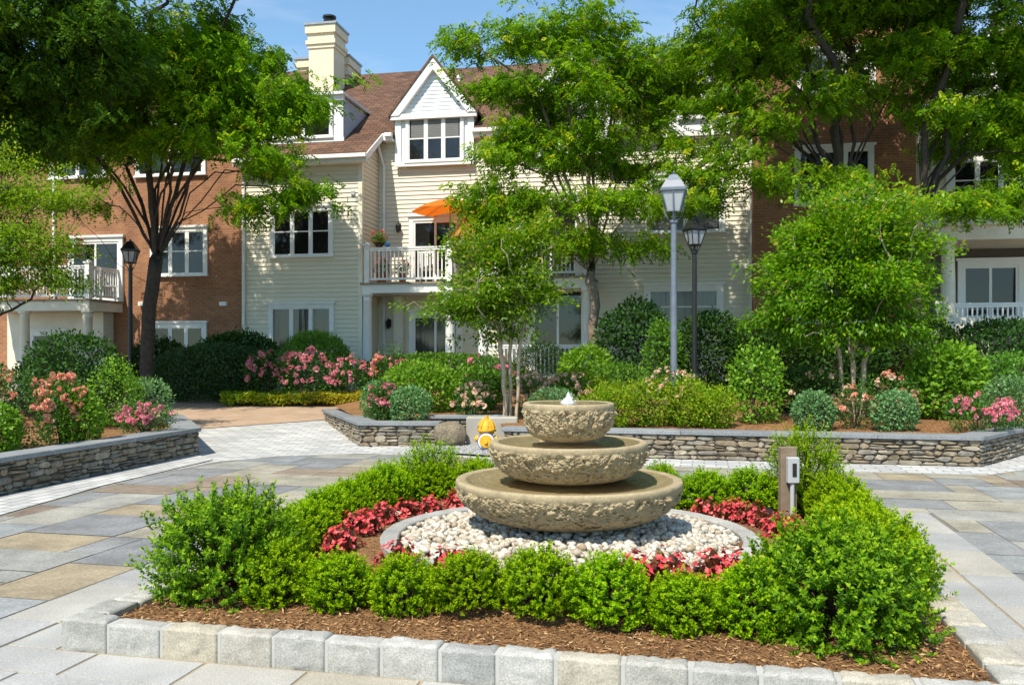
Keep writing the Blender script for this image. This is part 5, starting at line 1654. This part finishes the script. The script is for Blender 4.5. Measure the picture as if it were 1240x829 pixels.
# left bed, from the camera backwards
rose('tall salmon rose bush at the far left edge behind the wall', -30, 64, 448, 532, 11.2, P_salmon, 34, .95, .045, 2600, zg=.38)
rose('salmon rose bush beside the round green sedum in left bed', 46, 104, 452, 528, 11.9, P_salmon, 38, .95, .045, 2600, L_mid, zg=.38)
shrub('sedum', 'round bright green sedum mound among salmon roses in left bed', 'plant', 72, 124, 474, 530, 12.0, L_bright, .05, 2600, zg=.38, lumpy=.1, asp=.7)
shrub('sedum', 'green sedum mound cut by the left edge of the view', 'plant', -40, 24, 490, 538, 10.7, L_bright, .05, 2600, zg=.38, lumpy=.1, asp=.7)
rose('low pink rose bush at the end of the left wall', 140, 210, 488, 522, 13.4, P_pink, 30, .8, .04, 1500, zg=.40)
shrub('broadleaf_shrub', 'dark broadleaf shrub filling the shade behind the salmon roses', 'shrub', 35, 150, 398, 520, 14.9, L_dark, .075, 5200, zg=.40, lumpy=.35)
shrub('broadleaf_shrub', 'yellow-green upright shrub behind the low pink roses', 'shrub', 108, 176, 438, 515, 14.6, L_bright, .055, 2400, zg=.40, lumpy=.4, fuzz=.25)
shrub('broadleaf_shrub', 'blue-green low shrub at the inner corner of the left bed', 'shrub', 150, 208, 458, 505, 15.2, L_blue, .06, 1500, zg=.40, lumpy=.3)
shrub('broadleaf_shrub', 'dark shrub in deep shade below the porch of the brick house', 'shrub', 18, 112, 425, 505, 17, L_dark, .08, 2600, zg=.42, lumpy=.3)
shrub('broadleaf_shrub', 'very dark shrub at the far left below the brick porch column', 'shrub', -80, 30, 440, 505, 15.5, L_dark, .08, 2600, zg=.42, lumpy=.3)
# beyond the tan path
shrub('yew_dome', 'large clipped dark green yew dome beside the tan path', 'shrub', 186, 338, 417, 490, 22.9, L_yew, .075, 26000, zg=.42, lumpy=.05, fuzz=.06, asp=.4)
shrub('yew_hedge', 'low dark yew hedge against the clapboard bay wall', 'shrub', 232, 345, 403, 470, 23.6, L_dark, .09, 12000, zg=.45, dy=.5, lumpy=.25)
shrub('yew_hedge', 'dark yew in shade under the brick house windows', 'shrub', 150, 240, 412, 470, 23.9, L_dark, .09, 8000, zg=.45, dy=.4, lumpy=.25)
shrub('clipped_dome', 'bright green clipped evergreen dome under the bay window', 'shrub', 337, 427, 402, 470, 22.9, L_spruce, .08, 16000, zg=.45, lumpy=.08, fuzz=.07, asp=.35)
rose('deep pink rose bush left of the clipped bright dome', 298, 345, 425, 470, 21.6, P_pink, 24, 1.15, .06, 1500, zg=.42)
rose('broad pink rose bush in front of the bright clipped dome', 335, 405, 422, 470, 21.4, P_pink, 44, 1.15, .06, 2000, zg=.42)
rose('pink rose bush left of the balcony column', 398, 450, 432, 472, 21.5, P_pink, 32, 1.1, .06, 1600, zg=.42)
rose('salmon pink rose bush in front of the porch pilaster', 448, 500, 420, 474, 21.3, [P_pink, P_salmon], 28, 1.1, .06, 1600, zg=.45)
shrub('clipped_hedge', 'long low clipped bright green hedge before the balcony columns', 'hedge', 425, 640, 428, 470, 22.6, L_spruce, .08, 16000, zg=.5, dy=.55, lumpy=.05, fuzz=.06)
def ground_cover():
    n = 19000; P = []
    rr = random.Random(3)
    while len(P) < n:
        s = rr.random(); y = 21.75 + rr.uniform(-.7, .6); px = 268 + 215 * rr.random()
        q = at(px, y)
        P.append((q.x, q.y, .42 + .24 * rr.random() ** .6 + .07 * noise.noise(Vector((q.x*2, q.y*2, 0)))))
    B = np.array(P); N = nrm(rng.normal(0, .5, (n, 3)) + np.array([0, 0, 1]))
    o = link('ground_cover', np_mesh('ground_cover', leafquads(B, nrm(rng.normal(size=(n, 3)) + np.array([0, 0, .4])), N, rng.uniform(.05, .09, n), rng.uniform(.035, .06, n)), rnd=np.clip(.62 + (B[:, 0] + 7) / 6 + rng.normal(0, .18, n), 0, 1)), L_yellow)
    struct(o, 'stuff')
ground_cover()
# centre bed
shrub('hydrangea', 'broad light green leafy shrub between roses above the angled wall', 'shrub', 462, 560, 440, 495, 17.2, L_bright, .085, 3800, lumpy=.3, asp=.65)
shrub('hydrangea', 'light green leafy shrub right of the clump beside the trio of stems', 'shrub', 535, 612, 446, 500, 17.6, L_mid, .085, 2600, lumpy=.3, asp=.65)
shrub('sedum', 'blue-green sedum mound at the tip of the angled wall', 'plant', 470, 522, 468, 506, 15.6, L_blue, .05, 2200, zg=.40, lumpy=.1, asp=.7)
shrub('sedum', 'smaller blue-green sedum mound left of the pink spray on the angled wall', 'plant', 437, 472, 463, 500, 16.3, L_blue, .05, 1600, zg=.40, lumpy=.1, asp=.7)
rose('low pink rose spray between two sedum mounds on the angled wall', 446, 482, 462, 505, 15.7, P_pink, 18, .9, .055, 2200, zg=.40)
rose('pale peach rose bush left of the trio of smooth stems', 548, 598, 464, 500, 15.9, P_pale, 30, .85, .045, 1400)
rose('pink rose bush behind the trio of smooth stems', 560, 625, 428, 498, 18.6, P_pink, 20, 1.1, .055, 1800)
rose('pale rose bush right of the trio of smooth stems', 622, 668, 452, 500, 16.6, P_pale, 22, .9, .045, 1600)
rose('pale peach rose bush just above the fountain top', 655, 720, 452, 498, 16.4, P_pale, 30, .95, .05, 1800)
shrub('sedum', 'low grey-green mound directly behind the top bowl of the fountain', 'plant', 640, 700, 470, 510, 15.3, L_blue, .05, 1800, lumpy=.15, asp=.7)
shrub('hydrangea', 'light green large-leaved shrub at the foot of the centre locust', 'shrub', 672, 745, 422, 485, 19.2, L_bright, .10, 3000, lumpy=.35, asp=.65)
shrub('clipped_dome', 'dark clipped low dome below the ground floor porch railing', 'shrub', 622, 690, 415, 465, 21.2, L_yew, .07, 5000, lumpy=.08, asp=.35)
for lab, a, b, top, d in (('reddish green spirea nearest the fountain top, left of the lamp foot', 708, 772, 466, 14.5), ('reddish green spirea directly left of the blue-grey lamp foot', 752, 822, 459, 14.65),
                          ('reddish green spirea directly right of the blue-grey lamp foot', 806, 862, 461, 14.5), ('small reddish green spirea at the right end of its group', 838, 890, 472, 14.35)):
    shrub('spirea', lab, 'shrub', a, b, top, 520, d, L_red, .05, 3600, lumpy=.42, fuzz=.34, lumps=20, group='spireas round the lamp foot')
shrub('spirea', 'yellow-green spirea at the left of the spirea group behind top bowl', 'shrub', 660, 735, 452, 505, 17.2, L_red, .055, 6000, lumpy=.25, fuzz=.18)
rose('dusty pink flower bush around the blue-grey lamp foot', 766, 846, 446, 505, 14.85, P_pale, 46, .7, .045, 1800)
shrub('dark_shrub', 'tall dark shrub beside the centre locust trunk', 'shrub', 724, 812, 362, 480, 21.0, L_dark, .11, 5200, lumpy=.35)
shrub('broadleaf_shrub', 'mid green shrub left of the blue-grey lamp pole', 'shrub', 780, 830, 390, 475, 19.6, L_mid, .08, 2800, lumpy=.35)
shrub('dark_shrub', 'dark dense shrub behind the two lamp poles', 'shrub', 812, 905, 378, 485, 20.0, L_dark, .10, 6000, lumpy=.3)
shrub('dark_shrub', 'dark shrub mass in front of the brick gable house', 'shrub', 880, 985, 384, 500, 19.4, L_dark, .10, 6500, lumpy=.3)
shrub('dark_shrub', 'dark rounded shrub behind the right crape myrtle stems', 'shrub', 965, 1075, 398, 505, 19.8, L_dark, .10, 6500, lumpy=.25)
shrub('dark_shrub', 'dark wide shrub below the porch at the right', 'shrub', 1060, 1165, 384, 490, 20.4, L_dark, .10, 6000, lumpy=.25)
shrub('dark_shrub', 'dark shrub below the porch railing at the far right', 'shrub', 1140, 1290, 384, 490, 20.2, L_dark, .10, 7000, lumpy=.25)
shrub('viburnum', 'upright bright green shrub right of the reddish spirea', 'shrub', 884, 948, 420, 512, 14.9, L_bright, .075, 1900, lumpy=.4, fuzz=.3, asp=.65)
shrub('sedum', 'round blue-green sedum mound left of the right crape myrtle', 'plant', 960, 1011, 475, 518, 13.9, L_blue, .048, 2600, lumpy=.1, asp=.7)
shrub('sedum', 'round blue-green sedum mound right of the right crape myrtle', 'plant', 1056, 1111, 474, 519, 13.7, L_blue, .048, 2600, lumpy=.1, asp=.7)
rose('sparse peach rose bush left of the right crape myrtle stems', 950, 1030, 448, 505, 15.4, P_pale, 12, .95, .05, 1500)
rose('peach rose bush between the two right sedum mounds', 1010, 1062, 468, 515, 14.0, P_salmon, 12, .85, .045, 1000)
rose('taller salmon rose bush behind the right sedum mound', 1040, 1112, 452, 512, 14.7, [P_salmon, P_pale], 18, .95, .05, 1500)
rose('low pink rose bush on the mulch near the right wall end', 1143, 1228, 478, 524, 13.5, P_pink, 42, .85, .042, 1700)
shrub('hydrangea', 'large light green hydrangea behind the right sedum', 'shrub', 1098, 1190, 416, 510, 15.2, L_bright, .105, 3200, lumpy=.3, asp=.68)
shrub('broadleaf_shrub', 'light green shrub right of the large hydrangea', 'shrub', 1178, 1262, 428, 500, 15.6, L_mid, .07, 2600, lumpy=.3)
shrub('sedum', 'blue-green sedum mound at the right edge above the pink roses', 'plant', 1192, 1262, 456, 510, 14.0, L_blue, .05, 2600, lumpy=.15, asp=.7)
# low green filler between the roses and the dark shrubs
shrub('broadleaf_shrub', 'low mid green filler shrub between spirea and dark shrubs', 'shrub', 700, 790, 440, 490, 18.0, L_mid, .07, 2600, lumpy=.3)
shrub('broadleaf_shrub', 'dim low shrub below the dark shrubs left of the right crape myrtle', 'shrub', 930, 1010, 446, 505, 16.6, L_dark, .07, 2600, lumpy=.3)

# ---- trees: branches grown towards clumps of foliage
def colonize(roots, attr_, step=.28, kill=.40, jitter=.18, tropism=(0, 0, .12), maxit=110, seed=0, attach=False):
    g = np.random.default_rng(seed)
    nodes, par = [], []; ntrunk = None
    for poly in roots:
        if ntrunk is None and nodes: ntrunk = len(nodes)
        prev = -1; join = -1
        if attach and nodes:
            join = int(np.linalg.norm(np.array(nodes[:ntrunk]) - np.array(poly[0], float), axis=1).argmin())
        for i, p in enumerate(poly):
            if i == 0:
                nodes.append(np.array(p, float)); par.append(join); prev = len(nodes) - 1; continue
            a = nodes[prev]; b = np.array(p, float); k = max(1, int(np.linalg.norm(b - a) / step))
            for q in range(1, k + 1):
                nodes.append(a + (b - a) * q / k + (g.normal(0, .012, 3) if q < k else 0)); par.append(prev if q == 1 else len(nodes) - 2)
            prev = len(nodes) - 1
    nodes = list(nodes); N0 = len(nodes)
    A = np.array(attr_); alive = np.ones(len(A), bool)
    # growth starts from the upper parts only
    start = np.array([i for i in range(N0)])
    P = np.array(nodes); zmin = [min(p[2] for p in r) for r in roots]; 
    ok = np.zeros(N0, bool)
    c = 0
    for i in range(N0):
        ok[i] = P[i, 2] > colonize.zfork
    if not ok.any(): ok[:] = True
    ids = np.where(ok)[0]
    dm = np.linalg.norm(A[:, None] - P[ids][None], axis=2)
    near = ids[dm.argmin(1)]; dist = dm.min(1)
    tp = np.array(tropism)
    for it in range(maxit):
        alive &= dist > kill
        if not alive.any(): break
        idx = np.where(alive)[0]
        acc = {}
        for i in idx:
            acc.setdefault(near[i], []).append(i)
        new = []
        for nd, lst in acc.items():
            d = nrm(A[lst] - nodes[nd]).mean(0)
            if np.linalg.norm(d) < .05: d = nrm(A[lst[0]] - nodes[nd])
            d = nrm(d + tp + g.normal(0, jitter, 3))
            q = nodes[nd] + d * step
            new.append((q, nd))
        Q = np.array([q for q, _ in new]); base = len(nodes)
        for q, nd in new: nodes.append(q); par.append(nd)
        dm = np.linalg.norm(A[:, None] - Q[None], axis=2)
        j = dm.argmin(1); dd = dm[np.arange(len(A)), j]
        better = dd < dist
        near[better] = base + j[better]; dist[better] = dd[better]
        # attractors that stall are dropped
        if it > 60: alive &= g.random(len(A)) > .03
    return np.array(nodes), np.array(par), near
colonize.zfork = 0
def branch_mesh(name, nodes, par, rtip, rbase, power=2.3, sides=7):
    n = len(nodes); w = np.zeros(n); kids = [[] for _ in range(n)]
    for i in range(n):
        if par[i] >= 0: kids[par[i]].append(i)
    for i in range(n - 1, -1, -1):
        if not kids[i]: w[i] = 1
        if par[i] >= 0: w[par[i]] += w[i]
    r = rtip * w ** (1 / power)
    roots = [i for i in range(n) if par[i] < 0]
    mx = max(r[i] for i in roots)
    if mx > 0: r = rtip + (r - rtip) * (rbase - rtip) / max(1e-6, mx - rtip)
    for i in roots: r[i] *= 1.18
    dirs = np.zeros((n, 3))
    for i in range(n):
        if par[i] >= 0: dirs[i] += nodes[i] - nodes[par[i]]
        if kids[i]:
            k = max(kids[i], key=lambda q: w[q]); dirs[i] += nodes[k] - nodes[i]
    dirs = nrm(dirs + 1e-9)
    ref = np.array([.3, .9, .25]); S = nrm(np.cross(dirs, ref)); U = np.cross(dirs, S)
    an = np.arange(sides) * 2 * np.pi / sides
    ring = nodes[:, None] + r[:, None, None] * (S[:, None] * np.cos(an)[None, :, None] + U[:, None] * np.sin(an)[None, :, None])
    Fq = []
    for i in range(n):
        p = par[i]
        if p < 0: continue
        for k in range(sides):
            k2 = (k + 1) % sides
            Fq.append((p*sides+k, p*sides+k2, i*sides+k2, i*sides+k))
    me = bpy.data.meshes.new(name); me.from_pydata(ring.reshape(-1, 3).tolist(), [], Fq)
    me.polygons.foreach_set('use_smooth', [True] * len(Fq)); return me, r
def clump_points(lobes, per_area, pts_per, g, dens=1.0, flat=.36):
    out = []; cc = []
    for (px, py, rx, ry, d, rd, *q) in lobes:
        f = q[0] if q else 1.0
        s = d / FPX; RX, RZ = rx * s, ry * s
        c = np.array(at(px, d, hz(py, d)))
        n = max(2, int(.86 * per_area * f * (RX * RZ * rd) ** .75))
        P = rdir(n) * (g.random((n, 1)) ** .38) * np.array([RX, rd, RZ]) + c
        for p in P:
            s_ = g.uniform(.22, .46)
            k = int(pts_per * g.uniform(.6, 1.4) * 1.35)
            out.append(p + g.normal(size=(k, 3)) * np.array([s_, s_, s_ * flat])); cc += [p] * k
    return np.concatenate(out), np.array(cc)
def locust(name, label, base, trunk, lobes, mat, seed, per=9.0, pts=8, leaves=13, rbase=.17, zfork=3, pairs=5, limb=None, bark=None):
    g = np.random.default_rng(seed)
    A, _ = clump_points(lobes, per, pts, g)
    roots = [trunk] + (limb or [])
    top = np.array(trunk[-1], float)
    for (px, py, rx, ry, d, rd, *q) in lobes:       # one limb per mass of foliage, fanning out of the fork
        c = np.array(at(px, d, hz(py + ry * .35, d)))
        lower = np.array(trunk[-2], float); s = top + (lower - top) * g.uniform(0, .7)
        h = c - s; L = np.linalg.norm(h)
        if L < .8: continue
        up_ = np.array([0, 0, 1.0]) * L * (.30 if h[2] > 0 else .12)
        pts_ = [s]
        for f in (.2, .4, .6, .8, 1.0):
            w_ = g.normal(0, .035 * L, 3) * (f < 1)
            pts_.append(s + h * f * (.8 + .2 * f) * np.array([1, 1, 1]) + up_ * math.sin(math.pi * f) * .8 + w_)
        roots.append(pts_)
    colonize.zfork = zfork
    nodes, par, near = colonize(roots, A, .30, .36, .20, (0, 0, .10), seed=seed, attach=True)
    off = np.array(base)
    me, r = branch_mesh('trunk', nodes - off, par, .006, rbase, 2.0)
    t = thing(name, label, 'tree', base)
    link('trunk', me, bark or M_bark, t)
    # compound leaves that droop from the shoots
    m = leaves; n = len(A) * m
    C = np.repeat(A, m, 0); cen = A.mean(0)
    out = nrm((C - cen) * np.array([1, 1, .2]))
    B = C + g.normal(size=(n, 3)) * np.array([.19, .19, .09])
    az = g.uniform(0, 6.283, n); ax = nrm(np.stack([np.cos(az), np.sin(az), g.normal(-.5, .32, n)], 1) + out * .45)
    Lf = g.uniform(.15, .27, n)
    side = nrm(np.cross(ax, np.array([0, 0, 1.0]) + g.normal(0, .5, (n, 3)))); up = np.cross(side, ax)
    Vs, Rs = [], []
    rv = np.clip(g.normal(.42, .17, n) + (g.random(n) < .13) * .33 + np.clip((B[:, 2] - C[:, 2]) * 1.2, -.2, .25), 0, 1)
    for k in range(pairs):
        f = (k + .7) / pairs
        p = B + ax * (Lf * f)[:, None] - np.array([0, 0, 1.0]) * (Lf * f * f * .35)[:, None]
        for sg in (1, -1):
            dl = nrm(ax * .55 + side * sg + np.array([0, 0, -.25]) + g.normal(0, .15, (n, 3)))
            l = Lf * (.46 - .14 * abs(f - .5)); Vs.append(leafquads(p, dl, up + g.normal(0, .55, (n, 3)), l, l * .46, .05)); Rs.append(rv)
    V = np.concatenate(Vs) - off
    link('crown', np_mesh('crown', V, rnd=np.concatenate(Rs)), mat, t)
    return t
def P3(px, py, d): return np.array((*at(px, d)[:2], hz(py, d)))

# left locust by the path
d0 = 21.6
locust('honey_locust', 'broad honey locust with forked dark trunk before the brick house', tuple(at(178, d0, .42)),
       [at(178, d0, .42), P3(178, 430, d0), P3(181, 370, d0), P3(187, 330, d0), P3(192, 300, d0)],
       [(280, 108, 82, 66, 20.6, 1.6), (230, 58, 72, 40, 21, 1.5), (343, 150, 50, 48, 20.4, 1.1), (365, 118, 26, 22, 20.6, .7), (160, 120, 100, 70, 20.8, 1.6, .8), (70, 140, 80, 70, 21, 1.5, .8), (330, 208, 46, 32, 20.4, 1.0, .8),
        (110, 225, 70, 25, 20.6, .9, .5), (272, 32, 34, 18, 21, .8, .8), (215, 170, 70, 22, 20, .9, .6), (360, 245, 25, 20, 20.6, .6, .6), (310, 255, 22, 14, 20.5, .5, .5), (150, 70, 110, 60, 22.0, 1.2), (270, 95, 80, 60, 22.2, 1.1), (90, 170, 80, 40, 22.2, 1.0, .7), (290, 132, 50, 38, 22.9, .9), (308, 196, 34, 20, 23.6, .6), (245, 62, 60, 34, 22.2, 1.0), (110, 150, 70, 40, 23.4, 1.0), (190, -70, 150, 50, 19.5, 1.8, .9), (330, -60, 60, 30, 20, 1.2, .5)],  # rear and off-frame foliage masses added to shade the brick and bay walls
       L_locust, 1, per=10, limb=[[P3(184, 345, d0), P3(165, 335, d0-.2), P3(140, 318, d0-.5), P3(122, 290, d0-.7), P3(100, 270, d0-.8)],
                                  [P3(192, 300, d0), P3(215, 240, d0), P3(245, 200, d0-.3)], [P3(190, 310, d0), P3(172, 240, d0-.2), P3(150, 215, d0-.4)]], zfork=3.6, rbase=.165)
# far left locust, trunk outside the picture
d1 = 17.6
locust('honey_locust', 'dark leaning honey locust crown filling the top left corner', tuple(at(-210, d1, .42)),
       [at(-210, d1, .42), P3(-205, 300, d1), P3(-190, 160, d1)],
       [(40, 45, 100, 60, 17.5, 1.5), (-80, 60, 100, 80, 17.5, 1.6), (20, 135, 85, 45, 17.8, 1.2, .8), (140, 30, 60, 40, 18.0, 1.1, .8), (-60, 170, 80, 40, 17.8, 1.1, .7), (-250, 20, 110, 90, 17.0, 1.6), (-100, 110, 110, 60, 19.8, 1.4), (-115, 199, 70, 50, 22.3, 1.3), (-175, 121, 90, 60, 21.4, 1.4), (-50, 160, 80, 50, 22.2, 1.2), (0, 100, 80, 50, 20.2, 1.3), (150, 95, 45, 25, 18.0, .7, .5), (50, -50, 130, 60, 17.5, 1.6, .8)],  # outer and rear foliage masses added to shade the brick house porch
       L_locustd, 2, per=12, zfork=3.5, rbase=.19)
# centre locust
d2 = 21.6
locust('honey_locust', 'airy bright honey locust in the centre before the clapboard house', tuple(at(722, d2, .62)),
       [at(722, d2, .62), P3(722, 425, d2), P3(717, 395, d2), P3(721, 370, d2), P3(714, 340, d2), P3(717, 318, d2)],
       [(655, 50, 55, 34, 21.4, 1.1, .8), (725, 45, 50, 36, 21.6, 1.1, .8), (600, 105, 38, 30, 21.4, .8, .8), (690, 115, 80, 42, 21.6, 1.3, .8), (775, 105, 45, 45, 21.8, 1.0, .8), (625, 185, 60, 32, 21.2, 1.0, .85), (700, 185, 70, 36, 21.4, 1.2, .65), (785, 195, 45, 30, 21.8, .9, .7),
        (640, 245, 62, 24, 21.1, 1.0, .8), (592, 262, 34, 24, 21.0, .7, .8), (735, 250, 48, 24, 21.1, .9, .8), (765, 300, 28, 9, 21.0, .5, .8), (575, 50, 22, 16, 21.4, .5, .7), (605, 225, 42, 22, 21.0, .8, .7), (738, 290, 40, 14, 21.0, .6, .7), (680, 10, 40, 18, 21.6, .7, .7), (800, 240, 22, 12, 21.1, .5, .7), (690, 285, 36, 12, 21.0, .5, .6)],
       L_locust, 3, per=15.5, pts=7, zfork=3.4, rbase=.125, bark=M_barkl, limb=[[P3(716, 330, d2), P3(692, 285, d2), P3(672, 240, d2)], [P3(717, 325, d2), P3(735, 270, d2), P3(748, 225, d2)], [P3(717, 318, d2), P3(712, 230, d2), P3(705, 170, d2)]])
# right locust
d3 = 20.9
locust('honey_locust', 'large spreading honey locust with dark vase of limbs at right', tuple(at(1032, d3, .62)),
       [at(1032, d3, .62), P3(1030, 420, d3), P3(1026, 330, d3), P3(1022, 260, d3), P3(1020, 225, d3)],
       [(875, 55, 72, 48, 20.5, 1.3), (955, 35, 85, 52, 20.9, 1.5), (1055, 30, 95, 52, 21.1, 1.6), (890, 120, 55, 36, 20.1, 1.0, .9), (985, 95, 80, 30, 19.9, 1.0, .6), (1090, 85, 80, 36, 20.1, 1.2, .8), (875, 200, 42, 18, 19.7, .8, .8), (935, 218, 34, 14, 19.5, .6, .8), (850, 150, 36, 28, 20.1, .8, .8),
        (1010, -35, 150, 50, 20.9, 1.7, .8), (960, 150, 40, 16, 19.7, .6, .5), (1010, 210, 18, 9, 19.5, .4, .6), (860, 240, 26, 10, 19.6, .5, .7), (980, -90, 150, 50, 18.8, 1.9, 1.0), (812, 105, 45, 42, 22.2, 1.0), (835, 205, 18, 12, 19.7, .4, .6)],  # high off-frame mass and left rear mass added to shade the walls behind
       L_locust, 4, per=10.5, zfork=4.3, rbase=.19, limb=[[P3(1022, 250, d3), P3(985, 175, d3-.3), P3(950, 110, d3-.5)], [P3(1021, 240, d3), P3(1020, 150, d3), P3(1015, 90, d3)], [P3(1020, 230, d3), P3(1055, 160, d3), P3(1085, 100, d3)], [P3(1022, 265, d3), P3(970, 205, d3-.7), P3(930, 190, d3-1)]])
d4 = 20.2
locust('honey_locust', 'honey locust with low wide branches at the far right edge', tuple(at(1118, d4, .62)),
       [at(1118, d4, .62), P3(1116, 400, d4), P3(1112, 320, d4), P3(1112, 275, d4), P3(1118, 250, d4)],
       [(1170, 60, 70, 48, 20.0, 1.4), (1240, 60, 70, 60, 20.2, 1.5), (1215, 130, 60, 35, 19.8, 1.1, .8), (1160, 140, 45, 22, 19.6, .8, .6), (1205, 235, 45, 22, 19.0, .8, .85), (1260, 235, 40, 25, 19.2, .8, .8), (1320, 120, 70, 80, 20.2, 1.4), (1165, 245, 22, 14, 19.0, .5, .7), (1150, -20, 120, 40, 20.2, 1.4, .8), (1210, -75, 170, 60, 18.6, 1.9, 1.1), (1190, 150, 70, 42, 20.9, 1.3, .9), (1265, 130, 60, 60, 20.8, 1.3, .9), (1240, 180, 40, 14, 19.4, .6, .5)],  # high off-frame mass and rear masses added to shade the right porch
       L_locust, 5, per=10.5, zfork=3.9, rbase=.14, limb=[[P3(1114, 265, d4), P3(1135, 215, d4-.3), P3(1170, 165, d4-.4)], [P3(1114, 262, d4), P3(1150, 235, d4-.6), P3(1195, 205, d4-.7)], [P3(1118, 250, d4), P3(1112, 180, d4), P3(1125, 110, d4)]])

# small multi-stemmed crape myrtles
def myrtle(label, base, stems, lobes, seed, mat=L_myrtle, leaf=.088, per=36, pts=8, leaves=48, zfork=1.6, rbase=.045, bark=None):
    g = np.random.default_rng(seed)
    A, cc = clump_points(lobes, per, pts, g, flat=.55)
    s = .62; A = cc + (A - cc) * s * 1.25
    colonize.zfork = zfork
    nodes, par, near = colonize(stems, A, .17, .22, .2, (0, 0, .18), seed=seed)
    off = np.array(base); me, r = branch_mesh('trunk', nodes - off, par, .0045, rbase, 2.4, 6)
    t = thing('crape_myrtle', label, 'tree', base); link('trunk', me, bark or M_myrtle, t)
    m = leaves; n = len(A) * m; C = np.repeat(A, m, 0); cen = A.mean(0); out = nrm(C - cen)
    B = C + g.normal(size=(n, 3)) * np.array([.115, .115, .075])
    ax = nrm(g.normal(0, .6, (n, 3)) + out * .7 + np.array([0, 0, .1])); N = nrm(g.normal(0, .45, (n, 3)) + np.array([0, 0, 1.0]))
    L = leaf * g.uniform(.65, 1.2, n)
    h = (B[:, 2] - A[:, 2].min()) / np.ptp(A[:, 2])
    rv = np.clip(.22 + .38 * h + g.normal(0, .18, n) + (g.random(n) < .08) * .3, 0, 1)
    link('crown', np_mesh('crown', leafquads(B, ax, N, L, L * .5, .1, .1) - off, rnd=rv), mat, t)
    return t
d5 = 15.6; zb5 = .45
myrtle('slender crape myrtle with three pale stems left of the fountain', tuple(at(617, d5, zb5)),
       [[at(612, d5, zb5), P3(609, 440, d5), P3(603, 395, d5), P3(590, 365, d5)], [at(618, d5+.1, zb5), P3(617, 430, d5+.1), P3(620, 390, d5+.1), P3(618, 350, d5+.1)], [at(625, d5, zb5), P3(628, 440, d5), P3(632, 400, d5), P3(645, 360, d5)]],
       [(589, 320, 30, 34, 15.5, .6), (627, 310, 36, 34, 15.7, .65), (576, 360, 27, 26, 15.4, .5), (614, 365, 43, 28, 15.5, .6), (646, 350, 20, 26, 15.6, .45), (600, 290, 25, 18, 15.6, .45, .8), (640, 285, 15, 12, 15.6, .35, .7), (567, 385, 15, 12, 15.4, .3, .7), (606, 400, 34, 12, 15.4, .4, .6), (550, 372, 12, 5, 15.3, .2, .8)], 21)
d6 = 15.4
myrtle('wide bright crape myrtle with vase of pale stems at right', tuple(at(1033, d6, zb5)),
       [[at(1022, d6, zb5), P3(1018, 440, d6), P3(1008, 400, d6), P3(1000, 370, d6)], [at(1034, d6, zb5), P3(1031, 430, d6), P3(1024, 395, d6), P3(1015, 350, d6)], [at(1036, d6+.1, zb5), P3(1032, 430, d6), P3(1045, 400, d6), P3(1055, 365, d6)], [at(1044, d6, zb5), P3(1046, 440, d6), P3(1053, 400, d6), P3(1075, 360, d6)]],
       [(1004, 285, 37, 36, 15.3, .7), (1051, 275, 40, 34, 15.5, .75), (971, 310, 26, 26, 15.2, .55), (1088, 305, 26, 34, 15.5, .6), (1030, 330, 50, 32, 15.3, .8), (975, 355, 31, 22, 15.1, .5), (1076, 360, 35, 24, 15.3, .55), (1021, 375, 46, 20, 15.2, .6), (950, 385, 28, 10, 15, .35, .8), (975, 405, 26, 9, 15, .35, .7), (1080, 395, 25, 12, 15.2, .4, .7), (1038, 250, 33, 14, 15.4, .5, .8), (954, 338, 16, 8, 15.1, .3, .8), (1051, 400, 21, 10, 15.2, .35, .6), (1105, 335, 13, 10, 15.3, .3, .7)], 22, leaf=.094)
d7 = 15.4
myrtle('yellow-green small tree reaching in at the left edge', tuple(at(-62, d7, .42)),
       [[at(-66, d7, .42), P3(-50, 430, d7), P3(-20, 395, d7), P3(15, 375, d7), P3(38, 362, d7)], [at(-60, d7, .42), P3(-58, 400, d7), P3(-45, 330, d7), P3(-20, 280, d7)]],
       [(15, 245, 52, 30, 15.4, .5), (50, 285, 38, 26, 15.4, .45, .8), (10, 310, 55, 28, 15.3, .5), (60, 335, 38, 13, 15.3, .35), (20, 355, 50, 14, 15.3, .4, .8), (-55, 290, 55, 70, 15.4, .6), (-10, 205, 30, 18, 15.4, .35, .8), (70, 245, 22, 10, 15.4, .25, .7), (75, 300, 20, 9, 15.3, .25, .7)], 23, mat=L_yellow, leaf=.072, per=46, bark=M_bark)
